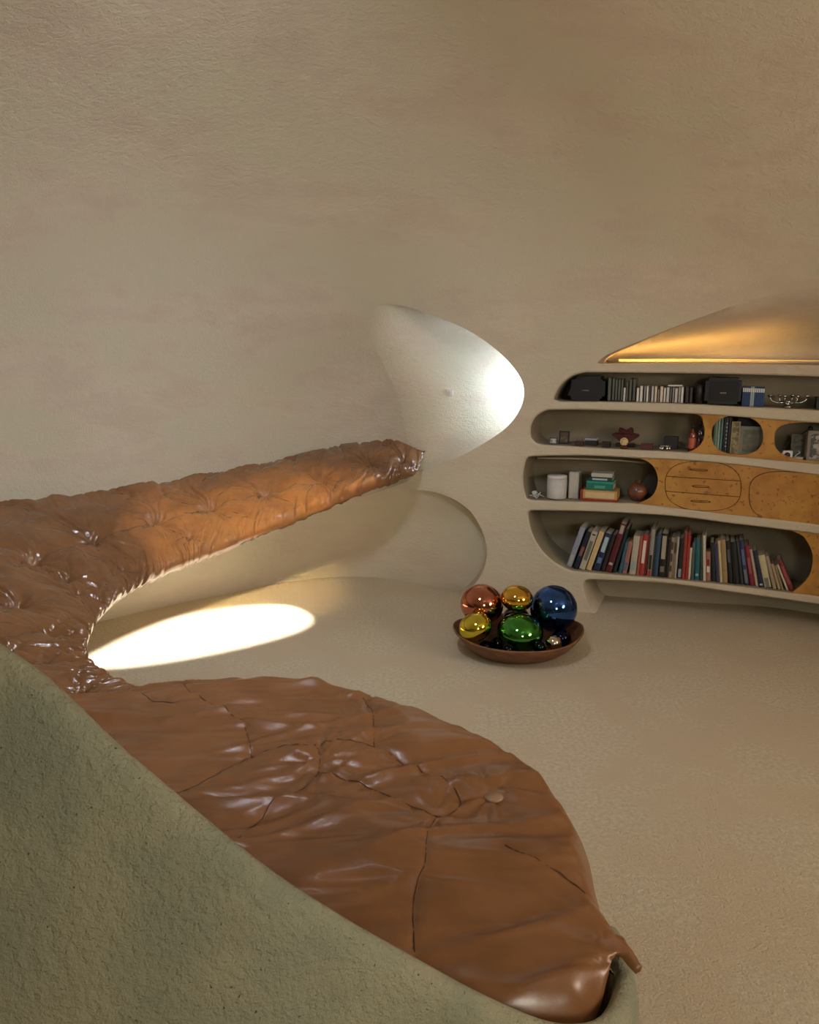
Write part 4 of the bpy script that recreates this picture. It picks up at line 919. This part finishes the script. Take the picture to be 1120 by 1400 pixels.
z_ = lying(3, 807, 836, z_, 5.2, hexc('b9b7ab'), 'white book on top of the third-shelf stack', 0.068, 0.12)
# round brown gourd-like vase and the dark slab behind it
mw = frame(3, 871, 0.12); v_ = vpp(3, 871); e = empty('brown_vase', mw); tag(e, 'round reddish brown vase with short neck at the right end of the third shelf', 'vase')
R0 = 13.5*v_; pr = [(0, 0), (R0*0.45, 0)]+[(R0*math.sin(a), R0*0.93-R0*math.cos(a)*0.95) for a in np.linspace(0.5, 2.75, 16)]+[(R0*0.30, R0*2.0), (R0*0.33, R0*2.12), (R0*0.22, R0*2.12), (R0*0.2, R0*1.9)]
lathe('body', pr[:-4], mat('vase_glaze', (0.24, 0.075, 0.03), 0.4, base2=(0.10, 0.04, 0.03), cscale=18, coat=0.3, bump=0.5, bscale=40), e, 36)
lathe('neck', [(R0*0.36, R0*1.80), (R0*0.30, R0*2.0), (R0*0.33, R0*2.12), (R0*0.22, R0*2.12), (R0*0.2, R0*1.82)], cm((0.10, 0.04, 0.02), 0.5, name='glaze'), e, 24)
mw = frame(3, 874, 0.23); e = box('slate_board', (0, 0.10, 0, 0.012, 0, 0.245), cm((0.06, 0.052, 0.04), 0.7, name='slate'), mw=mw @ Matrix.Rotation(0.25, 4, 'Y'), bev=0.002); tag(e, 'dark board leaning in the corner behind the brown vase', 'board')
# thin plaster lip under the shelf board
lp = S([(727, 630.5), (760, 631), (798, 632), (840, 634), (880, 637.5)])+NW*0.17
tube('trim_1', catmull(lp, 30), 0.006, M['plaster'], None, 6); tag([o for o in sc.objects if o.name.startswith('trim_1')][-1], kind='structure')
# dangling ribbon below the books and the small white hook in the recess
rp = S([(835.5, 789), (836, 796), (837, 800)])-NW*0.004
e = empty('light_strip', Matrix.Translation(Vector(S([(900, 497)])[0]))); tag(e, 'thin glowing amber light strip lying on the ledge above the top shelf', 'light strip'); O_ = S([(900, 497)])[0]
ls = S([(x_, 497+max(0, x_-960)*0.014) for x_ in range(838, 1330, 12)])+NW*0.26+np.array([0, 0, 0.022])
tube('glowing_tube', ls, 0.0022, mat('amber_glow', (0.9, 0.6, 0.2), emit=((1.0, 0.58, 0.18), 0.55)), e, 6, O_)
tube('holder', ls-np.array([0, 0, 0.009]), 0.006, M['plaster'], e, 6, O_)
# ------------------------------------------------------------------ bowl of mirrored balls
BC = at_z(706, 893, 0.0); BW = BC
u_ = at_z(623, 890, 0.0); sc_b = ((BC-CAM)@FWD)/F
Rb = 84*sc_b*1.0
e = empty('ball_bowl', loc=tuple(BC)); tag(e, 'wide brown wooden bowl on the carpet filled with mirrored balls', 'bowl')
seg, pr = 72, [(0.0, 0.012), (0.30, 0.012), (0.46, 0.016), (0.62, 0.032), (0.78, 0.062), (0.90, 0.098), (0.985, 0.138), (1.0, 0.146), (1.01, 0.145), (1.015, 0.136), (0.94, 0.098), (0.84, 0.058), (0.70, 0.022), (0.60, 0.004), (0.52, 0.0), (0.0, 0.0)]
V, Fq = [], []; n = len(pr)
for k in range(seg):
    a = 2*math.pi*k/seg
    lobe = 1+0.055*max(0, math.cos(a-0.15))**6+0.02*math.cos(2*a+0.6)+0.008*math.sin(5*a)
    rise = 1+0.16*max(0, math.cos(a-0.1))**5+0.14*max(0, math.cos(a-2.95))**5-0.10*max(0, math.cos(a+1.5))**2
    for r_, z_ in pr: V.append((r_*Rb*lobe*math.cos(a), r_*Rb*lobe*math.sin(a)*0.86, z_*(rise if z_ > 0.03 else 1)*0.95))
for k in range(seg):
    for i in range(n-1): Fq.append([k*n+i, ((k+1) % seg)*n+i, ((k+1) % seg)*n+i+1, k*n+i+1])
bo = mesh_obj('wooden_shell', V, Fq, M['bowl'], e)
bm = bmesh.new(); bm.from_mesh(bo.data); bmesh.ops.remove_doubles(bm, verts=bm.verts, dist=1e-5); bmesh.ops.recalc_face_normals(bm, faces=bm.faces); bm.to_mesh(bo.data); bm.free()
for k in range(26):   # pale worn spots of the rim
    pass
BALLS = [ # px, py, radius px, squash, tilt, forward offset y, colour, label
 (659, 826, 29.5, 0.93, 0.2, 0.10, (0.52, 0.20, 0.13), 'large copper-rose mirrored ball at the back left of the bowl'),
 (757, 832, 32, 1.0, 0.0, 0.08, (0.05, 0.13, 0.45), 'largest blue mirrored ball at the right of the bowl'),
 (707, 818, 22, 0.80, 0.1, 0.03, (0.80, 0.48, 0.08), 'orange-gold mirrored ball resting on top in the middle'),
 (711, 865, 32, 0.80, 0.05, -0.12, (0.08, 0.34, 0.07), 'green flattened mirrored ball at the front of the bowl'),
 (650, 857, 23, 0.82, -0.45, -0.08, (0.70, 0.60, 0.07), 'yellow-gold mirrored ball leaning on the left rim'),
 (757, 879, 11, 0.95, 0, -0.17, (0.62, 0.55, 0.42), 'small champagne silver mirrored ball at the front right'),
 (768, 872, 13, 0.9, 0, -0.04, (0.012, 0.012, 0.03), 'near-black mirrored ball under the blue one'),
 (682, 880, 12, 0.8, 0, -0.05, (0.012, 0.015, 0.012), 'near-black mirrored ball between the yellow and green ones'),
 (706, 846, 19, 0.9, 0, 0.17, (0.015, 0.02, 0.03), 'dark ball at the back of the bowl between copper and blue ones'),
 (694, 888, 9, 0.95, 0, -0.16, (0.012, 0.012, 0.014), 'tiny black ball at the front left of the green one'),
 (738, 885, 9, 0.95, 0, -0.14, (0.012, 0.02, 0.014), 'tiny black ball between the green and champagne ones'),
 (664, 884, 9, 0.95, 0, -0.08, (0.012, 0.012, 0.014), 'tiny black ball below the yellow-gold one'),
 (700, 846, 12, 0.9, 0, 0.00, (0.02, 0.012, 0.012), 'small dark ball between the gold and green ones'),
]
FO = [b[5] for b in BALLS]
def bpos(i):
    bx, by, br, sq = BALLS[i][:4]; d = rays([(bx, by)])[0]; P = CAM+d*((BC[1]+FO[i]-CAM[1])/d[1]); return P, br*((P-CAM)@FWD)/F, sq
for _ in range(60):
    for i in range(len(BALLS)):
        for j in range(i):
            if BALLS[i][2] == 19 or BALLS[j][2] == 19: continue
            (a, ra, sa), (b, rb, sb) = bpos(i), bpos(j); q = (a-b); q[2] /= (sa+sb)/2
            o_ = ra+rb+0.002-np.linalg.norm(q)
            if o_ > 0:
                s_ = 1 if q[1] >= 0 else -1; FO[i] += s_*o_*0.3; FO[j] -= s_*o_*0.3
print('ball offsets', [round(f, 3) for f in FO])
for kb, (bx, by, br, sq, tl, fo, col, lab) in enumerate(BALLS):
    fo = FO[kb]
    yy = BC[1]+fo; d = rays([(bx, by)])[0]; t = (yy-CAM[1])/d[1]; P = CAM+d*t; r_ = br*((P-CAM)@FWD)/F
    e = empty('mirrored_ball', Matrix.Translation(Vector(P)) @ Matrix.Rotation(tl, 4, 'Y') @ Matrix.Rotation(0.12, 4, 'X')); tag(e, lab, 'ball', 'mirrored balls in the wooden bowl')
    bm = bmesh.new(); bmesh.ops.create_uvsphere(bm, u_segments=48, v_segments=28, radius=r_); bmesh.ops.scale(bm, verts=bm.verts, vec=(1, 1, sq))
    bm_obj('shell', bm, mat('mirror', col, 0.045, 1.0, spec=0.2, bump=0.03, bscale=9, bdist=0.01), e, True)
    if br > 20: 
        s_ = lathe('seal', [(0, -0.003), (0.009, -0.003), (0.010, 0.0), (0.006, 0.004), (0, 0.005)], cm(col, 0.2, 1.0, name='mirror_seal'), e, 14); s_.location = (0, 0, -r_*sq)
# small white light switch on the recess wall
hp = S([(615, 539)])[0]; rw = float(recw(np.array([[595.0, 539.0]]))[0]); 
q0 = None
for xx in np.arange(560, 640, 0.5):
    Pq = S([(xx, 539)])[0]+NREC*float(recw(np.array([[xx, 539.0]]))[0]); 
    if q0 is None or abs(proj(Pq)[0, 0]-615) < q0[0]: q0 = (abs(proj(Pq)[0, 0]-615), Pq)
e = empty('light_switch', Matrix.Translation(Vector(q0[1])) @ Matrix.Rotation(-0.2, 4, 'Z')); tag(e, 'tiny white light switch on the bright recess wall', 'light switch')
box('plate', (-0.022, 0.022, -0.012, 0.0, -0.022, 0.022), cm((0.8, 0.8, 0.8), 0.3, name='white_plastic'), e, 0.003, smooth=False); box('rocker', (-0.009, 0.009, -0.018, -0.012, -0.013, 0.013), cm((0.7, 0.7, 0.7), 0.3, name='white_plastic'), e, 0.002)
